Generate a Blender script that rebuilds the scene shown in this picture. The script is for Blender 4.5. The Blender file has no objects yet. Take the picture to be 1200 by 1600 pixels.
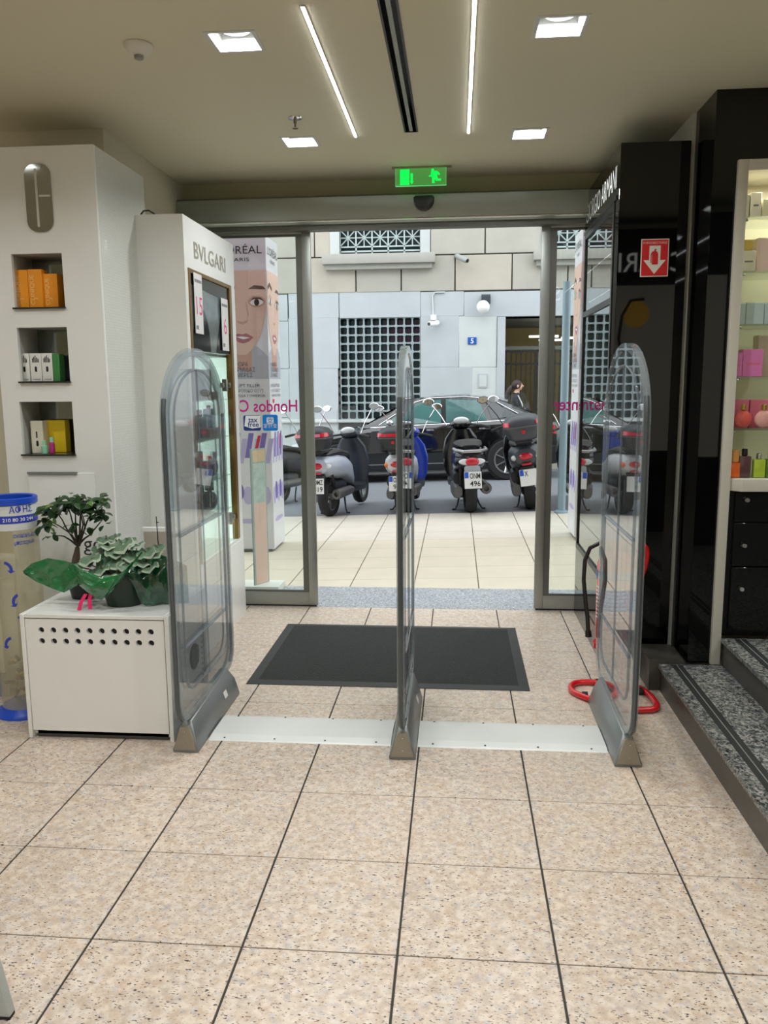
import bpy, bmesh, math, random
from mathutils import Vector, Matrix
random.seed(7)
SC = bpy.context.scene
COL = SC.collection
# ---------------------------------------------------------------- camera
F, PT, YW, RL, CH = 1265.58, .1567, .0898, -.0082, 1.4245
_f = Vector((-math.sin(YW)*math.cos(PT), math.cos(YW)*math.cos(PT), -math.sin(PT)))
_r0 = Vector((math.cos(YW), math.sin(YW), 0)); _u0 = _r0.cross(_f)
_r = math.cos(RL)*_r0 + math.sin(RL)*_u0
_u = -math.sin(RL)*_r0 + math.cos(RL)*_u0
CAM = Vector((0, 0, CH))
cd = bpy.data.cameras.new('camera'); cam = bpy.data.objects.new('camera', cd); COL.objects.link(cam)
cd.sensor_fit = 'VERTICAL'; cd.sensor_height = 36; cd.lens = F/1600*36; cd.clip_start = .02; cd.clip_end = 200
cam.matrix_world = Matrix(((_r.x, _u.x, -_f.x, 0), (_r.y, _u.y, -_f.y, 0), (_r.z, _u.z, -_f.z, CH), (0, 0, 0, 1)))
SC.camera = cam
def at(x, y, X=None, Y=None, Z=None):
    """photo pixel -> point on a plane of the room"""
    d = _f + (x-600)/F*_r + (800-y)/F*_u
    if X is not None: t = X/d.x
    elif Y is not None: t = Y/d.y
    else: t = (Z-CH)/d.z
    return CAM + t*d
# ---------------------------------------------------------------- world, exposure
W = bpy.data.worlds.new('overcast_sky'); SC.world = W; W.use_nodes = True
W.node_tree.nodes['Background'].inputs[0].default_value = (.92, .965, 1.0, 1)
W.node_tree.nodes['Background'].inputs[1].default_value = 3.3
SC.view_settings.view_transform = 'Standard'; SC.view_settings.look = 'None'
SC.view_settings.exposure = 0.0; SC.view_settings.gamma = 1; SC.view_settings.use_curve_mapping = False
SC.cycles.max_bounces = 10; SC.cycles.diffuse_bounces = 5; SC.cycles.glossy_bounces = 5
SC.cycles.transparent_max_bounces = 24; SC.cycles.transmission_bounces = 8
SC.cycles.sample_clamp_indirect = 6; SC.cycles.caustics_reflective = False; SC.cycles.caustics_refractive = False
CEIL = 2.63
LED = 27.0      # emission of the ceiling light lines
SPOT = 9.3     # watts of each recessed downlight
# ---------------------------------------------------------------- materials
def lin(c):
    return tuple((x/255/12.92 if x/255 <= .04045 else ((x/255+.055)/1.055)**2.4) for x in c)
MATS = {}
def M(name, rgb=(200, 200, 200), rough=.5, metal=0., spec=.5, emit=0., coat=0., vary=0., scale=8., bump=0., trans=0., ecol=None):
    if name in MATS: return MATS[name]
    m = bpy.data.materials.new(name); m.use_nodes = True; nt = m.node_tree; b = nt.nodes['Principled BSDF']
    col = (*lin(rgb), 1)
    b.inputs['Base Color'].default_value = col; b.inputs['Roughness'].default_value = rough
    b.inputs['Metallic'].default_value = metal; b.inputs['Specular IOR Level'].default_value = spec
    b.inputs['Coat Weight'].default_value = coat; b.inputs['Coat Roughness'].default_value = .03
    if trans: b.inputs['Transmission Weight'].default_value = trans
    if emit:
        b.inputs['Emission Color'].default_value = (*lin(ecol or rgb), 1); b.inputs['Emission Strength'].default_value = emit
    if vary or bump:
        tc = nt.nodes.new('ShaderNodeNewGeometry'); n = nt.nodes.new('ShaderNodeTexNoise')
        n.inputs['Scale'].default_value = scale; n.inputs['Detail'].default_value = 5
        nt.links.new(tc.outputs['Position'], n.inputs['Vector'])
        if vary:
            mx = nt.nodes.new('ShaderNodeMix'); mx.data_type = 'RGBA'
            mx.inputs[6].default_value = (*[c*(1-vary) for c in col[:3]], 1); mx.inputs[7].default_value = (*[min(1, c*(1+vary)) for c in col[:3]], 1)
            nt.links.new(n.outputs['Fac'], mx.inputs[0]); nt.links.new(mx.outputs[2], b.inputs['Base Color'])
        if bump:
            bp = nt.nodes.new('ShaderNodeBump'); bp.inputs['Strength'].default_value = bump; bp.inputs['Distance'].default_value = .01
            nt.links.new(n.outputs['Fac'], bp.inputs['Height']); nt.links.new(bp.outputs[0], b.inputs['Normal'])
    MATS[name] = m
    return m
def glass(name, tint=(1, 1, 1), refl=1.0, rough=0.0, base=.04, haze=0.0, hazecol=(200, 205, 205), glow=0.):
    """thin clear sheet: see-through plus a Fresnel mirror layer on each face"""
    if name in MATS: return MATS[name]
    m = bpy.data.materials.new(name); m.use_nodes = True; nt = m.node_tree; nt.nodes.clear()
    out = nt.nodes.new('ShaderNodeOutputMaterial'); mix = nt.nodes.new('ShaderNodeMixShader')
    tr = nt.nodes.new('ShaderNodeBsdfTransparent'); gl = nt.nodes.new('ShaderNodeBsdfGlossy')
    tr.inputs[0].default_value = (*tint, 1); gl.inputs['Roughness'].default_value = rough
    lw = nt.nodes.new('ShaderNodeLayerWeight'); lw.inputs[0].default_value = .5
    p = nt.nodes.new('ShaderNodeMath'); p.operation = 'POWER'; p.inputs[1].default_value = 5
    a = nt.nodes.new('ShaderNodeMath'); a.operation = 'MULTIPLY_ADD'; a.inputs[1].default_value = .96*refl; a.inputs[2].default_value = base*refl; a.use_clamp = True
    nt.links.new(lw.outputs['Facing'], p.inputs[0]); nt.links.new(p.outputs[0], a.inputs[0]); nt.links.new(a.outputs[0], mix.inputs[0])
    nt.links.new(gl.outputs[0], mix.inputs[2]); nt.links.new(mix.outputs[0], out.inputs[0])
    if haze:
        m2 = nt.nodes.new('ShaderNodeMixShader'); d = nt.nodes.new('ShaderNodeEmission' if glow else 'ShaderNodeBsdfDiffuse'); d.inputs[0].default_value = (*lin(hazecol), 1)
        if glow: d.inputs[1].default_value = glow*3
        m2.inputs[0].default_value = haze; nt.links.new(tr.outputs[0], m2.inputs[1]); nt.links.new(d.outputs[0], m2.inputs[2]); nt.links.new(m2.outputs[0], mix.inputs[1])
    else: nt.links.new(tr.outputs[0], mix.inputs[1])
    MATS[name] = m
    return m
def granite(name, base, warm, dark, cool, speck=90., rough=.22, thr=(.33, .40), sparkle=None, stretch=(1, 1, 1), spec=.45):
    """speckled stone in world space, shifted from piece to piece"""
    m = bpy.data.materials.new(name); m.use_nodes = True; nt = m.node_tree; N = nt.nodes; L = nt.links; b = N['Principled BSDF']
    g = N.new('ShaderNodeNewGeometry'); oi = N.new('ShaderNodeObjectInfo')
    off = N.new('ShaderNodeVectorMath'); off.operation = 'MULTIPLY_ADD'
    cmb = N.new('ShaderNodeCombineXYZ'); 
    for i in range(3): L.new(oi.outputs['Random'], cmb.inputs[i])
    off.inputs[1].default_value = (37, 53, 11); L.new(cmb.outputs[0], off.inputs[0]); L.new(g.outputs['Position'], off.inputs[2])
    st = N.new('ShaderNodeMapping'); st.inputs['Scale'].default_value = stretch; st.inputs['Rotation'].default_value = (0, 0, .5); L.new(off.outputs[0], st.inputs[0])
    def noise(s, d=3., v=off):
        n = N.new('ShaderNodeTexNoise'); n.inputs['Scale'].default_value = s; n.inputs['Detail'].default_value = d; n.inputs['Roughness'].default_value = .6; L.new(v.outputs[0], n.inputs['Vector']); return n
    def ramp(n, a, c, src='Fac'):
        r = N.new('ShaderNodeMapRange'); r.inputs[1].default_value = a; r.inputs[2].default_value = c; L.new(n.outputs[src], r.inputs[0]); return r
    def mix(fac, A, B):
        x = N.new('ShaderNodeMix'); x.data_type = 'RGBA'
        if isinstance(fac, float): x.inputs[0].default_value = fac
        else: L.new(fac.outputs[0], x.inputs[0])
        for s, v in ((6, A), (7, B)):
            if isinstance(v, tuple): x.inputs[s].default_value = (*lin(v), 1)
            else: L.new(v.outputs[2], x.inputs[s])
        return x
    c = mix(ramp(noise(14), .40, .62), base, warm)
    c = mix(ramp(noise(38, 4), .54, .66), c, cool)
    c = mix(ramp(noise(speck*.45, 2), .35, .65), c, mix(.35, c, (255, 248, 235)))
    dk = ramp(noise(speck, 2.5, st), thr[1], thr[0])
    c = mix(dk, c, dark)
    if sparkle:
        c = mix(ramp(noise(speck*1.6, 1.5), .60, .66), c, sparkle)
    L.new(c.outputs[2], b.inputs['Base Color']); b.inputs['Roughness'].default_value = rough; b.inputs['Specular IOR Level'].default_value = spec
    MATS[name] = m
    return m
# ---------------------------------------------------------------- mesh helpers
ORG = {}
class MB:
    def __init__(s): s.v = []; s.f = []; s.mi = []; s.cur = 0
    def add(s, V, Fc):
        o = len(s.v); s.v += [Vector(p) for p in V]
        for q in Fc: s.f.append([i+o for i in q]); s.mi.append(s.cur)
        return s
    def box(s, x0, x1, y0, y1, z0, z1):
        return s.add([(x, y, z) for x in (x0, x1) for y in (y0, y1) for z in (z0, z1)],
                     [(0, 1, 3, 2), (4, 6, 7, 5), (0, 4, 5, 1), (2, 3, 7, 6), (0, 2, 6, 4), (1, 5, 7, 3)])
    def prism(s, poly, ax, a0, a1):
        n = len(poly)
        def P(p, a): return {'x': (a, p[0], p[1]), 'y': (p[0], a, p[1]), 'z': (p[0], p[1], a)}[ax]
        return s.add([P(p, a0) for p in poly]+[P(p, a1) for p in poly],
                     [list(range(n))[::-1], list(range(n, 2*n))]+[(i, (i+1) % n, n+(i+1) % n, n+i) for i in range(n)])
    def flat(s, pts): return s.add(pts, [list(range(len(pts)))])
    def loft(s, rings, cap=True, closed=True):
        n = len(rings[0]); V = [p for r in rings for p in r]; Fc = []
        for k in range(len(rings)-1):
            for i in range(n if closed else n-1):
                j = (i+1) % n; Fc.append((k*n+i, k*n+j, (k+1)*n+j, (k+1)*n+i))
        if cap: Fc += [list(range(n))[::-1], [(len(rings)-1)*n+i for i in range(n)]]
        return s.add(V, Fc)
    def tube(s, pts, r, n=8, closed=False):
        P = [Vector(p) for p in pts]; m = len(P); R = r if isinstance(r, (list, tuple)) else [r]*m
        T = []
        for i in range(m):
            a = P[(i-1) % m] if closed or i > 0 else P[0]; b = P[(i+1) % m] if closed or i < m-1 else P[-1]
            T.append((b-a).normalized())
        up = Vector((0, 0, 1)) if abs(T[0].z) < .9 else Vector((1, 0, 0)); nn = T[0].cross(up).normalized(); rings = []
        for i in range(m):
            nn = (nn - T[i]*nn.dot(T[i])).normalized(); bb = T[i].cross(nn)
            rings.append([P[i]+R[i]*(math.cos(2*math.pi*k/n)*nn+math.sin(2*math.pi*k/n)*bb) for k in range(n)])
        if closed: return s.loft(rings+[rings[0]], cap=False)
        return s.loft(rings)
    def lathe(s, prof, c=(0, 0, 0), ax='z', n=20, cap=True):
        c = Vector(c); rings = []
        for (r, h) in prof:
            ring = []
            for k in range(n):
                a = 2*math.pi*k/n; u, w = r*math.cos(a), r*math.sin(a)
                ring.append(c+Vector({'z': (u, w, h), 'y': (u, h, w), 'x': (h, u, w)}[ax]))
            rings.append(ring)
        return s.loft(rings, cap)
    def ell(s, c, rx, ry, rz, n=14, m=8):
        return s.loft([[Vector(c)+Vector((rx*math.sin(t)*math.cos(2*math.pi*k/n), ry*math.sin(t)*math.sin(2*math.pi*k/n), rz*math.cos(t))) for k in range(n)]
                       for t in [math.pi*(.04+.92*i/m) for i in range(m+1)]])
    def xf(s, Mx): s.v = [Mx @ p for p in s.v]; return s
    def build(s, name, mat, parent=None, smooth=False, bevel=0., seg=2, org=None, ang=40, local=False):
        me = bpy.data.meshes.new(name)
        o0 = ORG.get(parent, Vector()) if parent else (Vector(org) if org else Vector())
        me.from_pydata([p-o0 if not local else p for p in s.v], [], s.f)
        mats = mat if isinstance(mat, (list, tuple)) else [mat]
        for m in mats: me.materials.append(m)
        if len(mats) > 1: me.polygons.foreach_set('material_index', s.mi)
        bm = bmesh.new(); bm.from_mesh(me)
        bmesh.ops.recalc_face_normals(bm, faces=bm.faces)
        if bevel:
            es = [e for e in bm.edges if len(e.link_faces) == 2 and e.calc_face_angle(0) > .5]
            bmesh.ops.bevel(bm, geom=es, offset=bevel, segments=seg, affect='EDGES', profile=.6, clamp_overlap=True)
        bm.to_mesh(me); bm.free()
        if smooth or bevel:
            me.polygons.foreach_set('use_smooth', [True]*len(me.polygons)); me.set_sharp_from_angle(angle=math.radians(ang))
        o = bpy.data.objects.new(name, me); COL.objects.link(o)
        if parent: o.parent = parent; ORG[o] = o0
        else: o.location = o0; ORG[o] = o0
        return o
def tag(o, label, cat, group=None, kind=None):
    if label: o['label'] = label
    if cat: o['category'] = cat
    if group: o['group'] = group
    if kind: o['kind'] = kind
    return o
def thing(name, label, cat, loc=(0, 0, 0), group=None):
    o = bpy.data.objects.new(name, None); COL.objects.link(o); o.location = loc; o.empty_display_size = .05
    ORG[o] = Vector(loc)
    return tag(o, label, cat, group)
def struct(o): o['kind'] = 'structure'; return o
def sbox(name, b, mat, parent=None, bevel=0., org=None, smooth=False): return MB().box(*b).build(name, mat, parent, bevel=bevel, org=org)
def cp(o, parent=None, loc=None, name=None):
    c = o.copy(); COL.objects.link(c)
    if parent: c.parent = parent
    if loc is not None: c.location = loc
    return c
def text(name, body, mat, parent, o, right, up, h, ext=.0008, sx=1.0, align='CENTER', bold=0., width=None, slab=None):
    """flat raised lettering: o = anchor, right / up = directions, h = letter size"""
    cu = bpy.data.curves.new(name, 'FONT'); cu.body = body; cu.size = 1; cu.align_x = align; cu.align_y = 'BOTTOM_BASELINE'
    cu.resolution_u = 3; cu.offset = bold; cu.extrude = 0
    t = bpy.data.objects.new(name, cu); COL.objects.link(t)
    bpy.context.view_layer.update()
    me = bpy.data.meshes.new_from_object(t.evaluated_get(bpy.context.evaluated_depsgraph_get()))
    bpy.data.objects.remove(t); bpy.data.curves.remove(cu)
    right = Vector(right).normalized(); up = Vector(up).normalized(); nrm = right.cross(up); o = Vector(o)-ORG.get(parent, Vector())
    if width and len(me.vertices):
        xs = [v.co.x for v in me.vertices]; sx = width/((max(xs)-min(xs))*h)
    for v in me.vertices:
        v.co = o + right*(v.co.x*h*sx) + up*(v.co.y*h) + nrm*ext
    me.materials.clear(); me.materials.append(mat); me.name = name
    ob = bpy.data.objects.new(name, me); COL.objects.link(ob); ob.parent = parent; ORG[ob] = ORG.get(parent, Vector())
    return ob
def plate(mb, x0, x1, z0, z1, holes, put):
    """a sheet with rectangular holes as a grid of cells; put(a0,a1,b0,b1) adds one cell"""
    xs = sorted({x0, x1, *[h[0] for h in holes], *[h[1] for h in holes]}); zs = sorted({z0, z1, *[h[2] for h in holes], *[h[3] for h in holes]})
    for i in range(len(xs)-1):
        for j in range(len(zs)-1):
            cx, cz = (xs[i]+xs[i+1])/2, (zs[j]+zs[j+1])/2
            if not any(h[0] < cx < h[1] and h[2] < cz < h[3] for h in holes): put(xs[i], xs[i+1], zs[j], zs[j+1])
X_, Y_, Z_ = Vector((1, 0, 0)), Vector((0, 1, 0)), Vector((0, 0, 1))

# palette
WHITE = M('white_lacquer', (232, 233, 229), .28, vary=.02)
PAINT = M('cream_paint', (212, 206, 186), .8, vary=.03, scale=3)
CEILP = M('ceiling_paint', (212, 206, 182), .85, vary=.02, scale=2)
BLK = M('black_gloss', (7, 8, 8), .025, spec=.5)
BLKS = M('black_satin', (14, 15, 15), .35)
ALU = M('brushed_aluminium', (158, 162, 158), .38, .85, vary=.05, scale=30)
ALUD = M('dark_aluminium_profile', (110, 112, 106), .45, .7)  # darker aluminium for beads, door track and sill strips
STEEL = M('steel', (190, 192, 192), .25, 1.)
CHROME = M('chrome', (225, 225, 228), .06, 1.)
RUB = M('black_rubber', (26, 27, 27), .75)
GREYP = M('grey_plastic', (128, 130, 128), .4)
GLASS = glass('door_glass', (.96, .985, .975), 1.0)
SHGL = glass('shelf_glass', (.93, .975, .955), 1.2)
# ================================================================ ROOM SHELL
TX, TY, TS = -.9412, 1.84, .4
FLOORM = granite('pink_granite_tile', (192, 175, 158), (194, 171, 149), (66, 58, 56), (178, 168, 164), speck=95, rough=.3, thr=(.345, .395), stretch=(1, 2.2, 1))
GROUT = M('dark_grout', (62, 60, 56), .9)
floor = struct(sbox('floor', (-4.5, 4.5, -3.2, 5.04, -.12, -.004), GROUT))
tm = MB().box(.003, TS-.003, .0018, TS-.0018, -.004, 0).build('floor_tile', FLOORM, floor, bevel=.0012, seg=1)
rest = MB(); first = True
for i in range(-9, 14):
    for j in range(-13, 8):
        x, y = TX+i*TS, TY+j*TS
        if -5 <= i <= 4 and -2 <= j <= 7:
            if first: tm.location = (x, y, 0); first = False
            else: cp(tm, floor, (x, y, 0))
        elif x > -4.5 and x+TS < 4.5: rest.box(x+.003, x+TS-.003, y+.0018, y+TS-.0018, -.004, 0)
ro = rest.build('floor_tile_field', FLOORM, floor); ro['kind'] = 'stuff'
# downlight grid
DL = [at(366, 65, Z=CEIL), at(467, 222, Z=CEIL), at(874, 41, Z=CEIL), at(828, 208, Z=CEIL)]
DL[0].x = DL[1].x = -.79; xr = (DL[2].x+DL[3].x)/2
y1, y2 = (DL[0].y+DL[2].y)/2, (DL[1].y+DL[3].y)/2
dls = [(-.79, y1), (-.79, y2), (xr, y1), (xr, y2)]
for yy in (1.85, .65, -.55, -1.9): dls += [(-.79, yy), (xr, yy)]
for yy in (2.6, 1.2, -.3, -1.9): dls += [(-2.4, yy)]
for yy in (2.4, 1.0, -.5, -1.9): dls += [(2.3, yy)]
HS = .082
sl0, sl1 = at(634, 206, Z=CEIL), at(651, 205, Z=CEIL)
SLX0, SLX1, SLY = sl0.x-.003, sl1.x+.003, sl0.y
holes = [(x-HS, x+HS, y-HS, y+HS) for x, y in dls] + [(SLX0, SLX1, -3, SLY)]
cb = MB(); plate(cb, -4.5, 4.5, -3.2, 5.06, holes, lambda a, b, c, d: cb.box(a, b, c, d, CEIL, CEIL+.012))
cb.box(-4.6, 4.6, -3.3, 5.1, CEIL+.16, CEIL+.24)
struct(cb.build('ceiling', CEILP))
struct(sbox('wall_left', (-4.5, -1.675, 3.935, 5.06, 0, CEIL), PAINT))
struct(sbox('wall_right', (1.062, 4.5, 4.03, 5.06, 0, CEIL), M('pale_grey_paint', (196, 194, 182), .8, vary=.03)))
struct(MB().box(-4.6, -4.5, -3.2, 4, 0, CEIL).build('wall_far_left', PAINT))
struct(MB().box(4.5, 4.6, -3.2, 4.1, 0, CEIL).build('wall_far_right', PAINT))
struct(MB().box(-4.6, 4.6, -3.3, -3.2, 0, CEIL).build('wall_back', PAINT))
fb = MB(); plate(fb, -9, 9, -.6, 9, [(-1.675, 1.062, -.6, 2.5)], lambda a, b, c, d: fb.box(a, b, 5.06, 5.28, c, d))
wf = struct(fb.build('wall_front', M('front_wall_plaster', (176, 172, 140), .8, vary=.04)))
fb = MB(); plate(fb, -9, 9, -.6, 9, [(-1.675, 1.062, -.6, 2.5)], lambda a, b, c, d: fb.box(a, b, 5.281, 5.30, c, d)); fb.build('outer_cladding', M('grey_cladding', (150, 152, 152), .6, vary=.08, scale=4), wf)
# door operator header
hp = [(4.93, 2.385), (4.945, 2.366), (4.97, 2.36), (5.055, 2.36), (5.055, 2.522), (4.945, 2.522), (4.93, 2.51)]
hd = struct(MB().prism(hp, 'x', -1.672, 1.06).build('trim_1', M('header_aluminium', (150, 156, 148), .35, .75, vary=.04, scale=5), smooth=True, ang=50))
MB().tube([(-1.67, 4.934, 2.378), (1.058, 4.934, 2.378)], .007, 8).build('lip', STEEL, hd, True)
sbox('track', (-1.67, 1.058, 4.975, 5.05, 2.335, 2.36), ALUD, hd)
# sliding door leaves
MAG = M('magenta_vinyl', (196, 24, 130), .5)
def leaf(n, x0, x1, inner):
    d = struct(thing('door_%d' % n, None, None, ((x0+x1)/2, 5.06, 0)))
    y0, y1 = 5.035, 5.058
    st = MB()
    for a in (x0, x1-.055): st.box(a, a+.055, y0, y1, .012, 2.372)
    st.build('stile', ALU, d, bevel=.003)
    MB().box(x0+.055, x1-.055, y0, y1, .012, .096).build('bottom_rail', ALU, d, bevel=.003)
    MB().box(x0+.055, x1-.055, y0, y1, 2.325, 2.372).build('top_rail', ALU, d, bevel=.003)
    bd = MB()
    bd.box(x0+.055, x0+.092, y0+.006, y1-.002, .096, 2.325); bd.box(x1-.092, x1-.055, y0+.006, y1-.002, .096, 2.325)
    bd.box(x0+.092, x1-.092, y0+.008, y1-.002, .096, .108); bd.box(x0+.092, x1-.092, y0+.008, y1-.002, 2.312, 2.325)
    bd.build('glazing_bead', ALUD, d)
    MB().box(x0+.085, x1-.085, y0+.011, y0+.018, .105, 2.32).build('glass_pane', GLASS, d)
    MB().box(x0+.01, x1-.01, y0+.004, y1-.004, .003, .014).build('bottom_seal', RUB, d)
    return d
xl = at(497, 940, Y=5.04).x; xr_ = at(834, 940, Y=5.04).x
d1 = leaf(1, xl-.90, xl, 1); d2 = leaf(2, xr_, xr_+.90, -1)
def lettering(d, p0, h):
    w = .50
    text('vinyl_lettering', 'Hondos Center', MAG, d, p0, -X_, Z_, h, ext=.0, align='LEFT', bold=.012, width=.565)
pH = at(466, 643, Y=5.0445); lettering(d1, pH, .106)
pR = at(866, 641, Y=5.0445); pR2 = Vector((pR.x+.562, 5.0445, pR.z)); lettering(d2, pR2, .106)
# threshold stone
TH = granite('blue_grey_granite', (132, 142, 152), (112, 124, 136), (70, 78, 88), (168, 178, 190), speck=120, rough=.35, thr=(.40, .46), sparkle=(220, 228, 236))
struct(sbox('trim_2', (-1.675, 1.062, 5.04, 5.57, -.3, 0), TH))
# ================================================================ STREET GROUND
SLOPE = math.atan(.028)
def gp(x, y): return -.022 + .028*x - .003*(y-5.57)           # pavement height
def gr(x, y): return -.040 + .028*x - .028*(y-9.3)            # road height
def ground(name, x0, x1, y0, y1, fn, mat, t=.3, nx=1):
    mb = MB(); V = [(x, y, fn(x, y)) for x in (x0, x1) for y in (y0, y1)]
    mb.add(V+[(a, b, c-t) for a, b, c in V], [(0, 2, 3, 1), (4, 5, 7, 6), (0, 1, 5, 4), (2, 6, 7, 3), (0, 4, 6, 2), (1, 3, 7, 5)])
    return struct(mb.build(name, mat))
PAVJ = M('pavement_joint', (120, 116, 106), .9)
pav = ground('pavement', -9, 9, 5.28, 9.14, lambda x, y: gp(x, y)-.006, PAVJ)
PAVB = M('limestone_paving_shop_lit', (196, 188, 168), .7, vary=.09, scale=5, bump=.05)  # warmer colour imitates shop light falling on the rows nearest the door
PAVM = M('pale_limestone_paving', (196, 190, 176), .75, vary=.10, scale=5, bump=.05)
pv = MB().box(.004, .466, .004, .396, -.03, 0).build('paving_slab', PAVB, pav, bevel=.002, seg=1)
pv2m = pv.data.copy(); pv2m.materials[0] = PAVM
k = 0; xo = at(645, 917, Z=-.01).x
for i in range(-12, 10):
    for j in range(9):
        x, y = xo+i*.47, 5.57+j*.397
        loc = (x, y, gp(x, y))
        if y < 5.6 and not (-2 < x < 1.4): pass
        o = pv if k == 0 else cp(pv, pav); k += 1
        o.location = loc; o.rotation_euler = (-.003, -SLOPE, 0)
        if j >= 5: o.data = pv2m  # outer rows go without the painted warm light
road = ground('road', -40, 40, 9.14, 15.2, gr, M('asphalt', (112, 116, 122), .8, vary=.12, scale=40, bump=.15))
def gf(x, y): return gr(x, 15.2)+.11
farp = ground('pavement_far', -40, 40, 15.2, 20.5, gf, PAVM)
# ================================================================ CEILING FITTINGS
LAMPM = M('lamp_glow', (255, 255, 250), .5, emit=14, ecol=(255, 252, 244))
TRIMW = M('downlight_white', (206, 208, 206), .45)
def downlight(i, x, y):
    seen = i < 4
    lab = ['square recessed ceiling downlight beside the round smoke detector', 'square recessed ceiling downlight just past the sprinkler head',
           'square recessed ceiling downlight over the raised granite steps', 'square recessed ceiling downlight in front of the tall black display unit'][i] if seen else 'square recessed ceiling downlight farther back in the shop'
    t = thing('ceiling_downlight', lab, 'downlight', (x, y, CEIL), 'recessed downlights')
    mb = MB()
    # frame proud of the ceiling + tapered reflector
    o, n, d = HS+.008, HS-.006, .055
    for z0, z1, r0, r1 in ((-.003, -.003, o, n), ):
        q0 = [(x+a*o, y+b*o, CEIL-.003) for a, b in ((-1, -1), (1, -1), (1, 1), (-1, 1))]; q1 = [(x+a*n, y+b*n, CEIL-.003) for a, b in ((-1, -1), (1, -1), (1, 1), (-1, 1))]
        q2 = [(x+a*.064, y+b*.064, CEIL+d) for a, b in ((-1, -1), (1, -1), (1, 1), (-1, 1))]; q00 = [(p[0], p[1], CEIL+.001) for p in q0]
        mb.loft([q00, q0, q1, q2], cap=False)
    mb.add([(x+a*.064, y+b*.064, CEIL+d) for a, b in ((-1, -1), (1, -1), (1, 1), (-1, 1))], [(0, 1, 2, 3)])
    mb.build('frame', TRIMW, t)
    MB().lathe([(.052, CEIL+d), (.057, CEIL+d-.016), (.052, CEIL+d-.018), (.047, CEIL+d-.006)], (x, y, 0), n=24, cap=False).build('lamp_ring', STEEL, t, True)
    MB().lathe([(.046, CEIL+d-.004), (.046, CEIL+d-.008)], (x, y, 0), n=24).build('lamp', LAMPM, t, True)
    ld = bpy.data.lights.new('downlight_beam', 'AREA'); ld.shape = 'DISK'; ld.size = .085; ld.energy = SPOT; ld.color = (.965, .985, 1.0)
    lo = bpy.data.objects.new('downlight_beam', ld); COL.objects.link(lo); lo.parent = t; lo.location = (0, 0, d-.012)
for i, (x, y) in enumerate(dls): downlight(i, x, y)
LEDM = M('led_glow', (255, 255, 255), .5, emit=LED, ecol=(248, 252, 255))
def led(px0, px1, lab, back=-2.8):
    b = at(*px1, Z=CEIL); x = b.x
    segs = [(px0, b.y), (back, px0-.05)]
    for k, (ya, yb) in enumerate(segs):
        t = thing('led_light_line', lab if k == 0 else 'long glowing ceiling light line farther back in the shop', 'ceiling light', (x, (ya+yb)/2, CEIL), 'led lines')
        sbox('profile', (x-.0075, x+.0075, ya, yb, CEIL-.004, CEIL-.0005), TRIMW, t)
        MB().box(x-.0052, x+.0052, ya+.006, yb-.006, CEIL-.006, CEIL-.004).build('diffuser', LEDM, t)
led(at(474, 8, Z=CEIL).y, (556, 213), 'thin glowing light line on the ceiling, the one nearer the smoke detector')
led(1.6, (732, 207), 'thin glowing light line on the ceiling, the one between black slot and raised steps')
t = thing('slot_air_diffuser', 'long black slot air diffuser with a grey blade in the ceiling', 'air vent', ((SLX0+SLX1)/2, 1, CEIL))
fr = MB(); fr.box(SLX0-.004, SLX0+.004, -3, SLY, CEIL-.003, CEIL+.09); fr.box(SLX1-.004, SLX1+.004, -3, SLY, CEIL-.003, CEIL+.09); fr.box(SLX0, SLX1, SLY-.004, SLY+.004, CEIL-.003, CEIL+.09)
fr.build('frame', BLKS, t); MB().box(SLX0, SLX1, -3, SLY, CEIL+.085, CEIL+.09).build('plenum', BLKS, t)
xc = (SLX0+SLX1)/2; MB().box(xc-.008, xc+.008, -3, SLY-.005, CEIL+.0, CEIL+.012).build('blade', M('blade_grey', (150, 158, 152), .5), t)
p = at(216, 70, Z=CEIL)
t = thing('smoke_detector', 'round white smoke detector on the ceiling', 'smoke detector', p)
MB().lathe([(.052, -.001), (.052, -.008), (.046, -.016), (.030, -.034), (.020, -.036)], p, n=28).build('housing', M('detector_white', (214, 210, 196), .5), t, True)
MB().lathe([(.0165, -.035), (.0165, -.047), (.010, -.050)], p, n=20).build('sensor_head', M('sensor_grey', (140, 138, 128), .5), t, True)
p = at(461, 184, Z=CEIL)
t = thing('sprinkler_head', 'small chrome fire sprinkler hanging from the ceiling', 'sprinkler', p)
MB().lathe([(.033, 0), (.032, -.004), (.014, -.008)], p, n=22).build('escutcheon', CHROME, t, True)
MB().lathe([(.008, -.004), (.008, -.022), (.005, -.026), (.005, -.044)], p, n=12).build('stem', M('sprinkler_bronze', (120, 104, 92), .35, .8), t, True)
MB().lathe([(.014, -.044), (.014, -.047)], p, n=16).build('deflector', CHROME, t, True)
# exit sign: glowing green panel hung from the ceiling
EY = 4.80
a, b = at(618, 263, Y=EY), at(697, 290, Y=EY)
ex0, ex1, ez1, ez0 = a.x, b.x, CEIL-.006, b.z+.003
t = thing('exit_sign', 'green glowing emergency exit sign with running figure below the ceiling', 'exit sign', ((ex0+ex1)/2, EY, ez0))
sbox('rail', (ex0-.02, ex1+.03, EY-.012, EY+.012, CEIL-.008, CEIL-.0005), M('rail_bronze', (150, 140, 110), .5), t)
MB().box(ex0, ex1, EY-.003, EY+.003, ez0, ez1).build('panel', glass('green_edge_lit_acrylic', (.80, .97, .80), .5, base=.02, haze=.4, hazecol=(90, 170, 80), glow=.32), t)
GRE = M('exit_green_glow', (10, 200, 70), .5, emit=1.1, ecol=(0, 235, 80))
GRE2 = M('exit_edge_glow', (90, 220, 120), .5, emit=.5, ecol=(120, 240, 150))
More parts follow.
